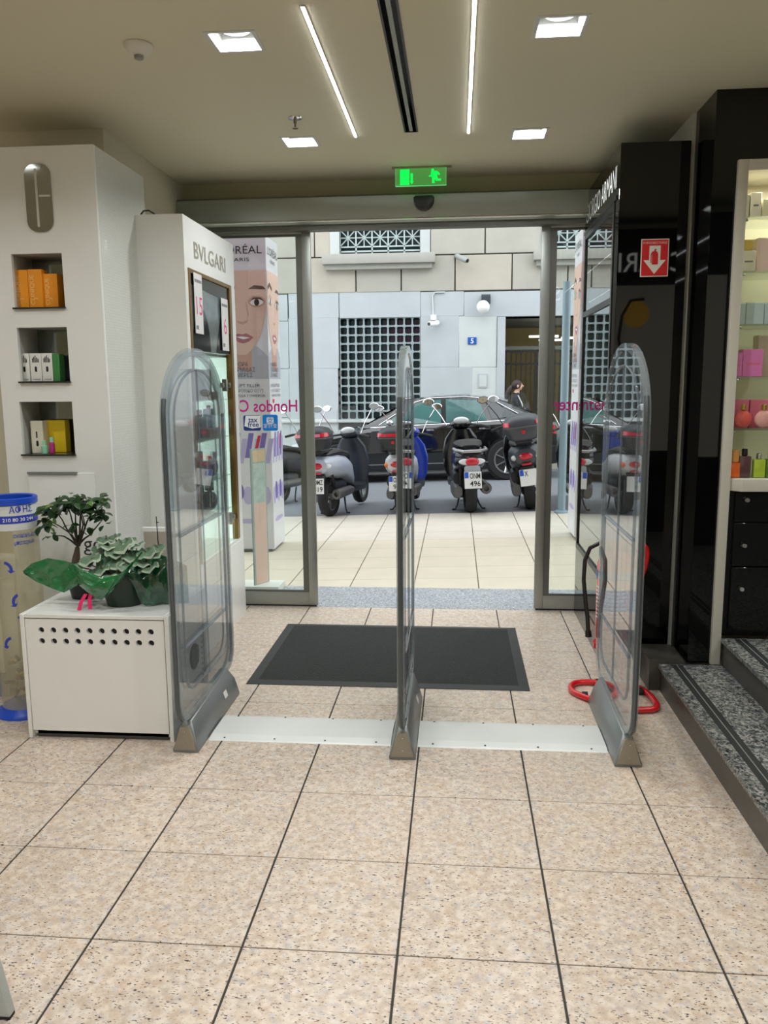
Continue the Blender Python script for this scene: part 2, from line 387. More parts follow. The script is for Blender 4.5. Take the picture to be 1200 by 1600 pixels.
eg = MB(); eg.box(ex0, ex1, EY-.0035, EY+.0035, ez0-.002, ez0+.002); eg.box(ex0-.001, ex0+.001, EY-.0035, EY+.0035, ez0, ez1); eg.box(ex1-.001, ex1+.001, EY-.0035, EY+.0035, ez0, ez1)
eg.build('lit_edge', GRE2, t)
W_, H_ = ex1-ex0, ez1-ez0
def ep(u, v): return (ex0+u*W_, EY-.0042, ez0+v*H_)
pg = MB(); pg.flat([ep(.09, .06), ep(.275, .06), ep(.275, .92), ep(.09, .92)]); pg.build('door_pictogram', GRE, t)
pg = MB(); pg.flat([ep(.30, .26), ep(.345, .26), ep(.345, .70), ep(.30, .70)]); pg.flat([ep(.285, .26), ep(.36, .26), ep(.322, .08)]); pg.build('arrow_pictogram', GRE, t)
pg = MB(); hx, hz = .735, .84
pg.flat([ep(hx+.03*math.cos(q*.628), hz+.09*math.sin(q*.628)) for q in range(10)])
for poly in ([(.70, .74), (.75, .80), (.80, .78), (.83, .50), (.76, .42), (.72, .46)], [(.72, .70), (.69, .56), (.66, .56), (.66, .48), (.72, .48), (.75, .62)], [(.79, .80), (.84, .76), (.885, .60), (.86, .54), (.81, .68)],
             [(.72, .48), (.80, .46), (.775, .28), (.775, .12), (.725, .12), (.725, .30)], [(.79, .50), (.83, .46), (.84, .36), (.90, .36), (.90, .24), (.80, .24), (.78, .44)]):
    pg.flat([ep(*q) for q in poly])
pg.build('running_figure_pictogram', GRE, t)
# door motion sensor under the header face
a, b = at(646, 308, Y=4.92), at(679, 330, Y=4.92); cx_ = (a.x+b.x)/2
t = thing('door_motion_sensor', 'black half-round motion sensor on the door header', 'sensor', (cx_, 4.925, a.z))
w = (b.x-a.x)/2; h = a.z-b.z
arc = [(cx_-w, a.z-.012), (cx_-w*.8, a.z)]+[(cx_+w*.8, a.z), (cx_+w, a.z-.012)]+[(cx_+w*math.cos(q), a.z-.014-(h-.014)*math.sin(q)) for q in [math.pi*i/10 for i in range(1, 10)]]
MB().prism(arc, 'y', 4.872, 4.929).build('housing', M('sensor_black', (20, 22, 22), .3), t, bevel=.008)
# ================================================================ LEFT: WHITE COSMETICS COLUMN
CX, CY, CZ, CX0 = -1.56, 3.55, 2.45, -2.06
def mosaic():
    m = M('white_mosaic', (206, 212, 204), .12); nt = m.node_tree; b = nt.nodes['Principled BSDF']
    g = nt.nodes.new('ShaderNodeNewGeometry'); sp = nt.nodes.new('ShaderNodeSeparateXYZ'); cm = nt.nodes.new('ShaderNodeCombineXYZ'); br = nt.nodes.new('ShaderNodeTexBrick')
    nt.links.new(g.outputs['Position'], sp.inputs[0]); nt.links.new(sp.outputs[1], cm.inputs[0]); nt.links.new(sp.outputs[2], cm.inputs[1]); nt.links.new(cm.outputs[0], br.inputs['Vector'])
    br.offset = 0; br.inputs['Scale'].default_value = 1; br.inputs['Brick Width'].default_value = .0125; br.inputs['Row Height'].default_value = .0125; br.inputs['Mortar Size'].default_value = .0008
    br.inputs['Color1'].default_value = (*lin((218, 220, 213)), 1); br.inputs['Color2'].default_value = (*lin((212, 215, 208)), 1); br.inputs['Mortar'].default_value = (*lin((204, 206, 199)), 1)
    bp = nt.nodes.new('ShaderNodeBump'); bp.invert = True; bp.inputs['Strength'].default_value = .35; bp.inputs['Distance'].default_value = .002
    nt.links.new(br.outputs['Fac'], bp.inputs['Height']); nt.links.new(bp.outputs[0], b.inputs['Normal']); nt.links.new(br.outputs['Color'], b.inputs['Base Color'])
    return m
MOS = mosaic()
col = thing('display_column', 'tall white cosmetics display column with three square niches', 'display column', ((CX+CX0)/2, CY+.2, 0))
N = []
for (p0, p1) in (((17, 397), (102, 482)), ((26, 512), (110, 598)), ((30, 628), (118, 712))):
    a, b = at(*p0, Y=CY), at(*p1, Y=CY); N.append((a.x, b.x, b.z+.004, a.z))
fb = MB(); plate(fb, CX0, CX, 0, CZ, N, lambda a, b, c, d: fb.box(a, b, CY, CY+.018, c, d))
fb.build('front_panel', WHITE, col)
MB().box(CX-.012, CX, CY+.018, 4.12, 0, CZ).build('mosaic_side', MOS, col)
MB().box(CX0, CX-.012, 3.90, 3.93, 0, CZ).build('back_panel', WHITE, col)
MB().box(CX0, CX-.012, CY+.018, 3.90, CZ-.03, CZ).build('top_panel', WHITE, col)
MB().box(CX0-.0, CX0+.02, CY+.018, 3.90, 0, CZ-.03).build('side_panel', WHITE, col)
MIRR = M('niche_mirror', (150, 158, 152), .08, .9); DKG = glass('niche_black_glass', (.05, .06, .06), 1.5)
for i, (x0, x1, z0, z1) in enumerate(N):
    e = MB(); e.box(x0-.012, x0, CY+.018, CY+.19, z0-.01, z1+.012); e.box(x1, x1+.012, CY+.018, CY+.19, z0-.01, z1+.012); e.box(x0, x1, CY+.018, CY+.19, z1, z1+.012); e.box(x0, x1, CY+.018, CY+.19, z0-.012, z0)
    nb = e.build('niche', M('niche_grey', (176, 176, 168), .5), col)
    MB().box(x0, x1, CY+.178, CY+.188, z0, z1).build('mirror_back', MIRR, nb)
    MB().box(x0-.006, x1+.004, CY-.012, CY+.17, z0-.004, z0+.003).build('niche_shelf', M('dark_shelf_edge', (40, 46, 44), .2), nb)
# oval mirror badge with the brand's C-shaped line mark
a, b = at(37, 257, Y=CY), at(85, 362, Y=CY); w, h = b.x-a.x, a.z-b.z; bx, bz = (a.x+b.x)/2, (a.z+b.z)/2; rr = w/2*.78
def rrect(cx, cz, w, h, r, n=6):
    P = []
    for sx, sz, a0 in ((1, 1, 0), (-1, 1, 90), (-1, -1, 180), (1, -1, 270)):
        for k in range(n+1):
            q = math.radians(a0+90*k/n); P.append((cx+sx*(w/2-r)+r*math.cos(q), cz+sz*(h/2-r)+r*math.sin(q)))
    return P
bd = MB().prism(rrect(bx, bz, w, h, rr), 'y', CY-.006, CY+.001).build('mirror_badge', M('badge_mirror', (168, 170, 166), .07, .95), col)
mk = MB(); mk.prism(rrect(bx-.006, bz, .010, h*.86, .004), 'y', CY-.0085, CY-.006); mk.box(bx+.004, bx+w*.46, CY-.0082, CY-.006, bz+.004, bz+.012)
mk.build('line_mark', M('mark_white', (206, 204, 196), .4), bd)
a, b = at(45, 739, Y=CY), at(122, 739, Y=CY)
dr = MB().box(a.x, b.x+.08, CY-.008, CY, .25, a.z).build('access_door', WHITE, col, bevel=.002)
MB().box(a.x, b.x, CY-.016, CY-.004, a.z-.004, a.z+.006).build('door_lip', GREYP, dr)
p = at(131, 860, Y=CY-.009); text('lettering', 'gc', M('print_dark', (46, 46, 46), .5), dr, p, X_, Z_, .10, ext=0, align='LEFT')
# goods in the niches
def carton(name, label, group, x0, x1, y0, y1, z0, z1, face, side=None, cat='box'):
    t = thing(name, label, cat, ((x0+x1)/2, (y0+y1)/2, z0), group)
    MB().box(x0, x1, y0, y1, z0, z1).build('carton', face, t, bevel=.0012, seg=1)
    MB().box(x0+.001, x1-.001, y0+.001, y1-.001, z1-.0005, z1+.0008).build('lid_flap', side or face, t)
    return t
ORA = M('orange_card', (236, 150, 22), .45); ORD = M('orange_print', (245, 205, 130), .5); INK = M('black_print', (30, 30, 30), .5); GRYI = M('grey_print', (130, 130, 130), .5)
x0, x1, z0, z1 = N[0]
zs = z0+.0035
for k, (u0, u1, v) in enumerate(((at(22, 450, Y=CY+.03).x, at(44, 450, Y=CY+.03).x, at(30, 422, Y=CY+.03).z), (at(44.6, 450, Y=CY+.03).x, at(66, 450, Y=CY+.03).x, at(55, 421, Y=CY+.03).z), (at(67, 450, Y=CY+.04).x, at(90, 450, Y=CY+.04).x, at(77, 428, Y=CY+.04).z))):
    y = CY+(.03 if k < 2 else .04)
    t = carton('cosmetics_box', 'orange cosmetics box standing in the top niche of the white column' if k < 2 else 'shorter orange cosmetics box at the end of the row in the top niche', 'orange boxes in the top niche', u0, u1, y, y+.055, zs, v, ORA)
    text('lettering', 'CLINIQUE', ORD, t, ((u0+u1)/2-.006, y-.0009, zs+.012), Z_, -X_, .026, ext=0, align='LEFT', width=(v-zs)*.78)
    text('small_print', '3', ORD, t, (u0+.042, y-.0009, zs+.04), Z_, -X_, .024, ext=0)
WC = M('white_card', (226, 226, 220), .45); GRN = M('green_card', (64, 132, 70), .4)
x0, x1, z0, z1 = N[1]; zs = z0+.0035; y = CY+.03
for k, (pa, pb) in enumerate(((29, 45), (46.5, 63.5), (64.5, 81))):
    u0, u1 = at(pa, 560, Y=y).x, at(pb, 560, Y=y).x; v = at(50, 552.5, Y=y).z
    t = carton('cosmetics_box', 'narrow white cosmetics box with a small bottle print, in the middle niche', 'white boxes in the middle niche', u0, u1, y, y+.05, zs, v, WC)
    c = (u0+u1)/2
    pr = MB(); pr.prism(rrect(c, zs+(v-zs)*.44, .010, .024, .0045), 'y', y-.0012, y-.0004)
    for dx, hh in ((-.013, .6), (-.007, .8), (0, 1), (.007, .7), (.013, .5)): pr.box(c+dx-.0018, c+dx+.0018, y-.0012, y-.0004, zs+(v-zs)*(.68), zs+(v-zs)*(.68+.25*hh))
    pr.build('print', INK, t)
    text('small_print', 'CLINIQUE', INK, t, (c, y-.0006, zs+.006), X_, Z_, .009, ext=0, width=(u1-u0)*.7)
u0, u1 = at(81.8, 560, Y=y).x, at(92, 560, Y=y).x
carton('cosmetics_box', 'slim green cosmetics box at the end of the white ones', None, u0, u1, y, y+.05, zs, at(85, 553, Y=y).z, GRN)
x0, x1, z0, z1 = N[2]; zs = z0+.0035; y = CY+.05
u0, u1 = at(49, 690, Y=y).x, at(68, 690, Y=y).x; v = at(55, 658, Y=y).z
t = carton('cosmetics_box', 'pale white and yellow gift box in the lowest niche', None, u0, u1, y, y+.05, zs, v, M('cream_card', (220, 216, 196), .45))
pr = MB(); c = (u0+u1)/2; pr.prism(rrect(c, zs+.045, .011, .026, .005), 'y', y-.0012, y-.0004); pr.box(c-.004, c+.002, y-.0012, y-.0004, zs+.07, zs+.10); pr.build('print', INK, t)
u0, u1 = at(65, 690, Y=y+.04).x, at(101, 690, Y=y+.04).x
carton('cosmetics_box', 'bright yellow cosmetics box in the lowest niche', None, u0+.008, u1, y+.052, y+.10, zs, at(80, 657, Y=y+.05).z, M('yellow_card', (236, 204, 40), .4))
def bottle(name, label, group, c, prof, cap, body_m, cap_m, cat='bottle', n=16, band=None):
    t = thing(name, label, cat, c, group)
    MB().lathe(prof, c, n=n).build('flask', body_m, t, True)
    MB().lathe(cap, c, n=n).build('cap', cap_m, t, True)
    if band: MB().lathe(band[0], c, n=n, cap=False).build('label_band', band[1], t, True)
    return t
pm = at(70, 705, Y=y-.02); MINT = M('mint_plastic', (150, 214, 178), .25)
bottle('cream_jar', 'small mint green bottle in front of the yellow box', None, (pm.x, y-.02, zs), [(.013, 0), (.014, .004), (.014, .034), (.006, .038)], [(.008, .038), (.008, .058), (.005, .060)], MINT, MINT)
pm = at(82, 705, Y=y-.015)
bottle('lotion_bottle', 'slim magenta bottle with a green cap before the yellow box', None, (pm.x, y-.015, zs), [(.0105, 0), (.012, .004), (.012, .048), (.008, .052)], [(.009, .052), (.009, .072), (.005, .075)], M('magenta_plastic', (190, 60, 130), .25), MINT)
# ---------------------------------------------------------------- white low counter and display table at the edge of view
t = thing('counter_unit', 'white low counter with overhanging top and grey plinth by the battery bin', 'counter', (-2.35, 3.46, 0))
p = at(12, 1090, Z=0); cr = p.x
MB().box(-2.75, cr, 3.41, 3.545, .12, .56).build('body', WHITE, t, bevel=.004)
MB().box(-2.75, cr+.01, 3.42, 3.545, 0, .12).build('plinth', M('plinth_grey', (140, 148, 156), .4), t)
MB().box(-2.75, cr+.02, 3.36, 3.545, .56, .66).build('counter_top', WHITE, t, bevel=.02, seg=3)
p = at(13, 1588, Z=0)
t = thing('display_table', 'small white display table with splayed tapered legs', 'table', (p.x-.35, p.y-.15, 0))
tx, ty = p.x-.36, p.y-.20
top_l = [(tx+sx*.26, ty+sy*.13, .71) for sx in (-1, 1) for sy in (-1, 1)]; bot_l = [(tx+sx*.355, ty+sy*.20, 0) for sx in (-1, 1) for sy in (-1, 1)]
LEGM = M('pale_grey_lacquer', (176, 184, 182), .4)
for a, b in zip(top_l, bot_l):
    lg = MB(); lg.loft([[(b[0]+dx*.016, b[1]+dy*.012, .008) for dx, dy in ((-1, -1), (1, -1), (1, 1), (-1, 1))], [(a[0]+dx*.03, a[1]+dy*.018, a[2]) for dx, dy in ((-1, -1), (1, -1), (1, 1), (-1, 1))]])
    l = lg.build('leg', LEGM, t, bevel=.003)
    MB().box(b[0]-.015, b[0]+.015, b[1]-.011, b[1]+.011, 0, .01).build('foot_glide', RUB, l)
MB().box(tx-.30, tx+.30, ty-.17, ty+.17, .71, .74).build('table_top', LEGM, t, bevel=.006)
# ---------------------------------------------------------------- battery recycling tube
BX, BY, BR = -1.905, 3.29, .10
BLU = M('recycling_blue', (28, 74, 190), .35); BLUP = M('blue_print', (44, 66, 176), .45)
t = thing('battery_recycling_bin', 'clear tube battery recycling bin with blue rim and base', 'bin', (BX, BY, 0))
MB().lathe([(.135, 0), (.135, .006), (.11, .018), (.10, .035), (.04, .04)], (BX, BY, 0), n=36).build('base', BLU, t, True)
zt = at(30, 775, Y=BY).z
tube_m = glass('clear_tube', (.95, .95, .88), 1.0, haze=.38, hazecol=(206, 198, 168))
MB().lathe([(BR, .03), (BR, zt-.02)], (BX, BY, 0), n=40, cap=False).build('tube', tube_m, t, True)
MB().lathe([(BR+.004, zt-.03), (BR+.006, zt-.028), (BR+.006, zt-.004), (BR, zt), (BR-.012, zt-.004), (BR-.012, zt-.03)], (BX, BY, 0), n=40).build('rim', BLU, t, True)
def wrapbar(mb, a0, a1, z0, z1, r):
    n = max(2, int(abs(a1-a0)/.12)); V = []
    for k in range(n+1):
        q = a0+(a1-a0)*k/n; V += [(BX+r*math.sin(q), BY-r*math.cos(q), z0), (BX+r*math.sin(q), BY-r*math.cos(q), z1)]
    mb.add(V, [(2*k, 2*k+2, 2*k+3, 2*k+1) for k in range(n)])
zb = at(30, 803, Y=BY-BR).z
wl = MB(); wrapbar(wl, -2.6, 2.6, zb-.075, zt-.032, BR+.0008); wl.build('label_sleeve', M('sleeve_white', (214, 218, 216), .4), t, True)
wb = MB(); wrapbar(wb, -2.6, 2.6, zb-.045, zb-.012, BR+.0016); wb.build('blue_band', BLUP, t, True)
def wraptext(name, body, mat, h, zc, a_end, r=BR+.0024, w=None):
    o = text(name, body, mat, t, (0, 0, 0), X_, Z_, h, ext=0, align='RIGHT', width=w, bold=.010)
    for v in o.data.vertices:
        wv = v.co + ORG[t]; q = a_end + wv.x/r
        v.co = Vector((BX+r*math.sin(q), BY-r*math.cos(q), zc+wv.z))-ORG[t]
aE = math.asin(min(.95, (at(41, 790, Y=BY-.08).x-BX)/BR))+.15
wraptext('lettering', 'ΑΦΗΣ', BLUP, .040, zb-.004+.004, aE, w=.10)
wraptext('lettering', '210 80 30 244', M('white_print', (236, 238, 240), .4), .021, zb-.036, aE, r=BR+.003, w=.13)
wraptext('lettering', 'ανακύκλωση', BLUP, .027, zb-.106, aE+.08, w=.10)
wraptext('lettering', 'μπαταριών', BLUP, .027, zb-.136, aE, w=.09)
def arrow(a0, zc, sgn, q0):
    mb = MB(); R = .032; w = .006
    V = []
    for k in range(9):
        q = q0+sgn*k*.19
        for rr in (R-w, R+w): V.append((a0+rr*math.cos(q)/BR, zc+rr*math.sin(q)))
    q = q0+sgn*8*.19; e = q+sgn*.38
    tip = (a0+R*math.cos(e)/BR, zc+R*math.sin(e)); w1 = (a0+(R-.016)*math.cos(q)/BR, zc+(R-.016)*math.sin(q)); w2 = (a0+(R+.016)*math.cos(q)/BR, zc+(R+.016)*math.sin(q))
    def c(p): return (BX+(BR+.0012)*math.sin(p[0]), BY-(BR+.0012)*math.cos(p[0]), p[1])
    mb.add([c(p) for p in V], [(2*k, 2*k+2, 2*k+3, 2*k+1) for k in range(8)]); mb.flat([c(w1), c(tip), c(w2)])
    return mb
for a0, zc, s_, q0 in ((.0, .66, -1, 1.4), (.62, .52, 1, 2.0), (.75, .47, 1, 3.6), (.15, .33, 1, 1.8), (.7, .28, -1, .5)):
    arrow(a0, zc, s_, q0).build('recycling_arrow', BLUP, t)
bt = MB()
for k in range(46):
    q, r_ = random.uniform(0, 6.28), BR*.82*math.sqrt(random.random()); c = Vector((BX+r_*math.cos(q)*.85, BY+r_*math.sin(q)*.85, .06+.004*k)); d = Vector((random.uniform(-1, 1), random.uniform(-1, 1), random.uniform(-.6, .6))).normalized()*.02
    bt.cur = k % 3; bt.tube([c-d, c+d], .0075, 7)
bo = bt.build('used_batteries', [M('battery_dark', (40, 42, 46), .4), M('battery_gold', (150, 120, 60), .4, .5), M('battery_silver', (150, 152, 150), .35, .6)], t, True); bo['kind'] = 'stuff'
# ---------------------------------------------------------------- low white box with vent holes
QX0, QX1, QY0, QY1, QZ = -1.742, -1.128, 3.0, 3.47, .526
t = thing('equipment_box', 'low white lacquered box with two rows of round holes, plants on top', 'box', ((QX0+QX1)/2, (QY0+QY1)/2, 0))
c = MB(); c.box(QX0, QX0+.018, QY0, QY1, .0, QZ); c.box(QX1-.018, QX1, QY0, QY1, .0, QZ); c.box(QX0+.018, QX1-.018, QY0, QY1, QZ-.016, QZ); c.box(QX0+.018, QX1-.018, QY1-.016, QY1, .02, QZ-.016); c.box(QX0+.018, QX1-.018, QY0+.02, QY1-.016, .012, .028)
c.build('carcass', WHITE, t, bevel=.002, seg=1)
def perf(mb, x0, x1, z0, z1, cells, r, y, dep):
    plate(mb, x0, x1, z0, z1, cells, lambda a, b, cc, d: mb.box(a, b, y, y+dep, cc, d))
    for (a, b, cc, d) in cells:
        mx, mz = (a+b)/2, (cc+d)/2; sq = []; ci = []
        for k in range(16):
            q = 2*math.pi*k/16; u, v = math.cos(q), math.sin(q); s = 1/max(abs(u), abs(v))
            sq.append((mx+u*s*(b-a)/2, y, mz+v*s*(d-cc)/2)); ci.append((mx+u*r, y, mz+v*r))
        mb.loft([sq, ci, [(p[0], y+dep, p[2]) for p in ci]], cap=False)
g = at(64, 986, Y=QY0); g2 = at(235, 987, Y=QY0); st = (g2.x-g.x)/9; zr1 = (g.z+g2.z)/2; zr2 = at(66, 1002, Y=QY0).z
cells = [(g.x+(k-.5)*st, g.x+(k+.5)*st, zz-.0175, zz+.0175) for zz in (zr1, zr2) for k in range(10)]
cells = [(a+.0005, b-.0005, cc, d) for a, b, cc, d in cells]
pf = MB(); perf(pf, QX0+.021, QX1-.021, .035, QZ-.020, cells, .0125, QY0+.002, .014); pf.build('perforated_door', WHITE, t)
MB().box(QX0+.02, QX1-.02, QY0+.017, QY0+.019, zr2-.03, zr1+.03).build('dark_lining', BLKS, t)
MB().box(QX0+.03, QX1-.03, QY0+.02, QY0+.03, 0, .03).build('plinth', M('dark_grey_plinth', (70, 70, 66), .6), t)  # recessed plinth in plain dark grey
p = at(303, 1025, X=QX1); fv = MB(); fv.lathe([(.055, 0), (.055, .006), (.046, .008)], (QX1, p.y, p.z), ax='x', n=28)
v = fv.build('fan_vent', BLKS, t, True)
fb = MB()
for k in range(9): fb.box(QX1+.007, QX1+.010, p.y-.045+.01*k, p.y-.042+.01*k, p.z-.04, p.z+.04)
fb.build('vent_bars', GREYP, v)
sd = MB()
for k in range(9): sd.lathe([(.006, 0), (.006, .0012)], (QX1, p.y+.11, .12+.025*k), ax='x', n=10)
sd.build('side_vent_holes', BLKS, t)
# ---------------------------------------------------------------- plants on the box
POTB = M('black_pot', (30, 32, 31), .4); SOIL = M('soil', (44, 34, 26), .95)
def leafmat(name, rgb, rough=.35):
    return M(name, rgb, rough, vary=.25, scale=60)
def leaf_mesh(L=.03, Wd=.015, fold=.25, curl=.2):
    mb = MB(); n = 5; V = []
    for k in range(n+1):
        s = k/n; w = Wd*math.sin(math.pi*min(.98, s*.94+.04))**.8; z = -curl*L*s*s
        V += [(-w, L*s, z+fold*w), (0, L*s, z), (w, L*s, z+fold*w)]
    Fc = []
    for k in range(n):
        for j in (0, 1): a = 3*k+j; Fc.append((a, a+1, a+4, a+3))
    mb.add(V, Fc); return mb
def place(o, p, fwd, up=Z_, s=1.):
    f = Vector(fwd).normalized(); r = f.cross(up)
    if r.length < .05: r = f.cross(X_)
    r.normalize(); u = r.cross(f)
    o.matrix_basis = Matrix(((r.x, f.x, u.x, p[0]), (r.y, f.y, u.y, p[1]), (r.z, f.z, u.z, p[2]), (0, 0, 0, 1))) @ Matrix.Scale(s, 4)
# ficus bonsai
pc = at(121, 938, Z=QZ); px_, py_ = pc.x, pc.y+.055
FY = py_
t = thing('potted_ficus', 'small ficus tree with bare thin branches in a black pot', 'potted plant', (px_, FY, QZ))
MB().lathe([(.046, 0), (.062, .085), (.066, .085), (.066, .096), (.058, .096)], (px_, FY, QZ), n=28).build('pot', POTB, t, True)
MB().lathe([(.0, .088), (.058, .088)], (px_, FY, QZ), n=20, cap=False).build('soil', SOIL, t)
BARK = M('bark', (88, 74, 60), .8, vary=.2, scale=50, bump=.3); BRD = M('dark_twig', (52, 42, 36), .7)
tb = at(119, 893, Y=FY); tt = at(121, 855, Y=FY)
MB().tube([(px_, FY, QZ+.07), (tb.x, FY, tb.z), (tb.x+.004, FY, (tb.z+tt.z)/2), (tt.x, FY, tt.z)], [.026, .026, .017, .009], 10).build('trunk', BARK, t, True)
LF = leafmat('ficus_leaf', (40, 68, 38), .3); LF2 = leafmat('ficus_young_leaf', (84, 120, 50), .3)
brs = [((121, 853), (104, 826), (88, 800)), ((121, 853), (112, 835), (74, 812)), ((122, 855), (113, 815), (104, 790)), ((121, 855), (118, 815), (116, 785)),
       ((123, 853), (130, 820), (121, 790)), ((124, 853), (133, 825), (126, 797)), ((124, 850), (140, 836), (160, 812)), ((124, 852), (136, 815), (148, 790)), ((122, 854), (100, 838), (82, 838)), ((124, 852), (126, 800), (138, 780))]
tips = []
for k, pts in enumerate(brs):
    dy = random.uniform(-.07, .07); P = []
    for q, (u, v) in enumerate(pts):
        P.append(at(u, v, Y=FY+dy*q/2))
    MB().tube([P[0], P[0].lerp(P[1], .5)+Vector((0, 0, .004)), P[1], P[1].lerp(P[2], .5)+Vector((.003, 0, .003)), P[2]], [.0045, .004, .0032, .0026, .002], 6).build('branch', BRD, t, True)
    tips.append(P[2]); tips.append(P[1].lerp(P[2], .6))
lm = leaf_mesh(.041, .0145).build('leaf', LF, t, True, local=True); lm2 = leaf_mesh(.036, .0135).build('leaf', LF2, t, True, local=True)
n = 0
clus = [(75, 795, 12), (90, 790, 12), (82, 806, 9), (103, 790, 10), (116, 778, 13), (127, 782, 13), (138, 786, 11), (150, 785, 12), (160, 781, 8), (154, 800, 9), (143, 804, 8), (72, 817, 6), (72, 826, 4), (110, 784, 9), (125, 795, 6), (165, 778, 4), (96, 782, 5), (134, 828, 4), (163, 815, 3), (118, 818, 3), (80, 840, 2)]
for (u, v, cnt) in clus:
    for q in range(int(cnt*1.35)):
        P = at(u+random.uniform(-10, 10), v+random.uniform(-7, 7), Y=FY+random.uniform(-.07, .06))
        src = lm2 if random.random() < .13 else lm
        o = src if (n == 0 and src is lm) else cp(src, t); n += 1
        d = Vector((random.uniform(-1, 1), random.uniform(-1, .6), random.uniform(-.7, .25)))
        place(o, P-ORG[t], d, Vector((random.uniform(-.4, .4), random.uniform(-.6, .2), 1)), random.uniform(.75, 1.15))
P = at(76, 838, Y=FY); place(lm2, P-ORG[t], (-1, 0, -.4))
# cyclamen in green foil
pc = at(183, 951, Z=QZ); cxx, cyy = pc.x, pc.y+.09
t = thing('potted_cyclamen', 'leafy grey-green cyclamen in a dark pot wrapped in green cellophane', 'potted plant', (cxx, cyy, QZ))
MB().lathe([(.075, 0), (.098, .12), (.104, .12), (.104, .135), (.094, .135)], (cxx, cyy, QZ), n=32).build('pot', M('dark_green_pot', (20, 44, 30), .35), t, True)
MB().lathe([(.0, .125), (.095, .125)], (cxx, cyy, QZ), n=20, cap=False).build('soil', SOIL, t)
CY1 = leafmat('cyclamen_leaf', (92, 118, 92), .45); CY2 = M('cyclamen_pale_rim', (150, 168, 142), .5, vary=.15, scale=50)
def cyl_leaf():
    mb = MB(); n = 18; ctr = (0, 0, 0)
    def ring(r, z, wob): return [(r*math.sin(2*math.pi*k/n)*1.05, r*(-math.cos(2*math.pi*k/n)*(1.0 if k not in (0,) else .45))+r*.75, z+wob*math.sin(5*2*math.pi*k/n)) for k in range(n)]
    R0, R1, R2 = ring(.008, -.004, 0), ring(.021, .003, .001), ring(.031, .002, .004); R3 = ring(.035, -.003, .006)
    mb.loft([R0, R1], cap=False); mb.add([(0, .006, -.005)]+R0, [(0, 1+k, 1+(k+1) % n) for k in range(n)])
    mb.loft([R1, R2], cap=False); mb.cur = 1; mb.loft([R2, R3], cap=False)
    mb.v = [p-Vector((0, .0, 0)) for p in mb.v]
    return mb
cl = cyl_leaf().build('leaf', [CY1, CY2], t, True, local=True)
stm = MB().tube([(0, 0, 0), (0, .004, .5), (0, 0, 1)], .0025, 6).build('stalk', M('cyclamen_stalk', (120, 72, 60), .5), t, True, local=True)
spots = [(143, 872, -.06, 1.25), (158, 888, -.07, 1.0), (181, 878, -.05, 1.0), (197, 882, -.06, .9), (172, 897, -.075, 1.1), (190, 850, 0, 1.35), (170, 853, .01, 1.1), (200, 845, .04, 1.0), (155, 858, .03, .8), (215, 852, .0, .8), (228, 862, -.02, 1.0), (240, 866, 0, .9), (232, 885, -.06, 1.1), (223, 880, -.05, .9), (120, 885, -.04, .8), (180, 862, -.02, 1.0), (205, 868, -.02, .9), (246, 855, .03, .8), (213, 892, -.05, .8), (135, 880, -.06, .9), (150, 895, -.085, .8), (165, 842, .05, .9), (180, 838, .06, .8)]
for k, (u, v, dy, s) in enumerate(spots):
    P = at(u, v, Y=cyy+dy); o = cl if k == 0 else cp(cl, t); d = P-Vector((cxx, cyy, QZ+.16))
    fw = Vector((d.x*3+random.uniform(-.3, .3), -1+random.uniform(-.5, .3), -.15+random.uniform(-.4, .2)))
    place(o, P-ORG[t]-fw.normalized()*.02*s, fw, Vector((random.uniform(-.35, .35), -.55, 1)), s*1.12)
    sk = stm if k == 0 else cp(stm, t); b0 = Vector((cxx+d.x*.25, cyy+dy*.3, QZ+.12))-ORG[t]; vv = (P-ORG[t])-b0; L = vv.length
    sk.matrix_basis = Matrix.Translation(b0) @ Vector((0, 0, 1)).rotation_difference(vv).to_matrix().to_4x4() @ Matrix.Diagonal((1, 1, L, 1))
FOIL = M('green_cellophane', (12, 112, 56), .10, spec=.8, coat=.6, trans=.22)
def foil(mb, cx, cy, z0, amp, lobes, r0, seed, hmin, stretch):
    rnd = random.Random(seed); n = 96; m = 12; rings = []
    ph = [rnd.uniform(0, 6.28) for _ in range(8)]
    for i in range(m+1):
        s = i/m; ring = []
        for k in range(n):
            q = 2*math.pi*k/n
            lobe = stretch(q)
            r = r0+(lobe-r0)*s**1.1 + .010*s*math.sin(7*q+ph[0])+.006*s*math.sin(17*q+ph[1]+3*s)+.003*math.sin(31*q+ph[2])*s
            z = z0+hmin(q)*s**.8 + .012*s*math.sin(6*q+ph[3])+.007*s*math.sin(13*q+ph[4]+4*s)
            ring.append((cx+r*math.cos(q), cy+r*math.sin(q), z))
        rings.append(ring)
    mb.loft(rings, cap=False)
def lobes(defs, base):
    def f(q):
        v = base
        for a, w, h in defs:
            d = math.atan2(math.sin(q-a), math.cos(q-a)); v += h*math.exp(-(d/w)**2)
        return v
    return f
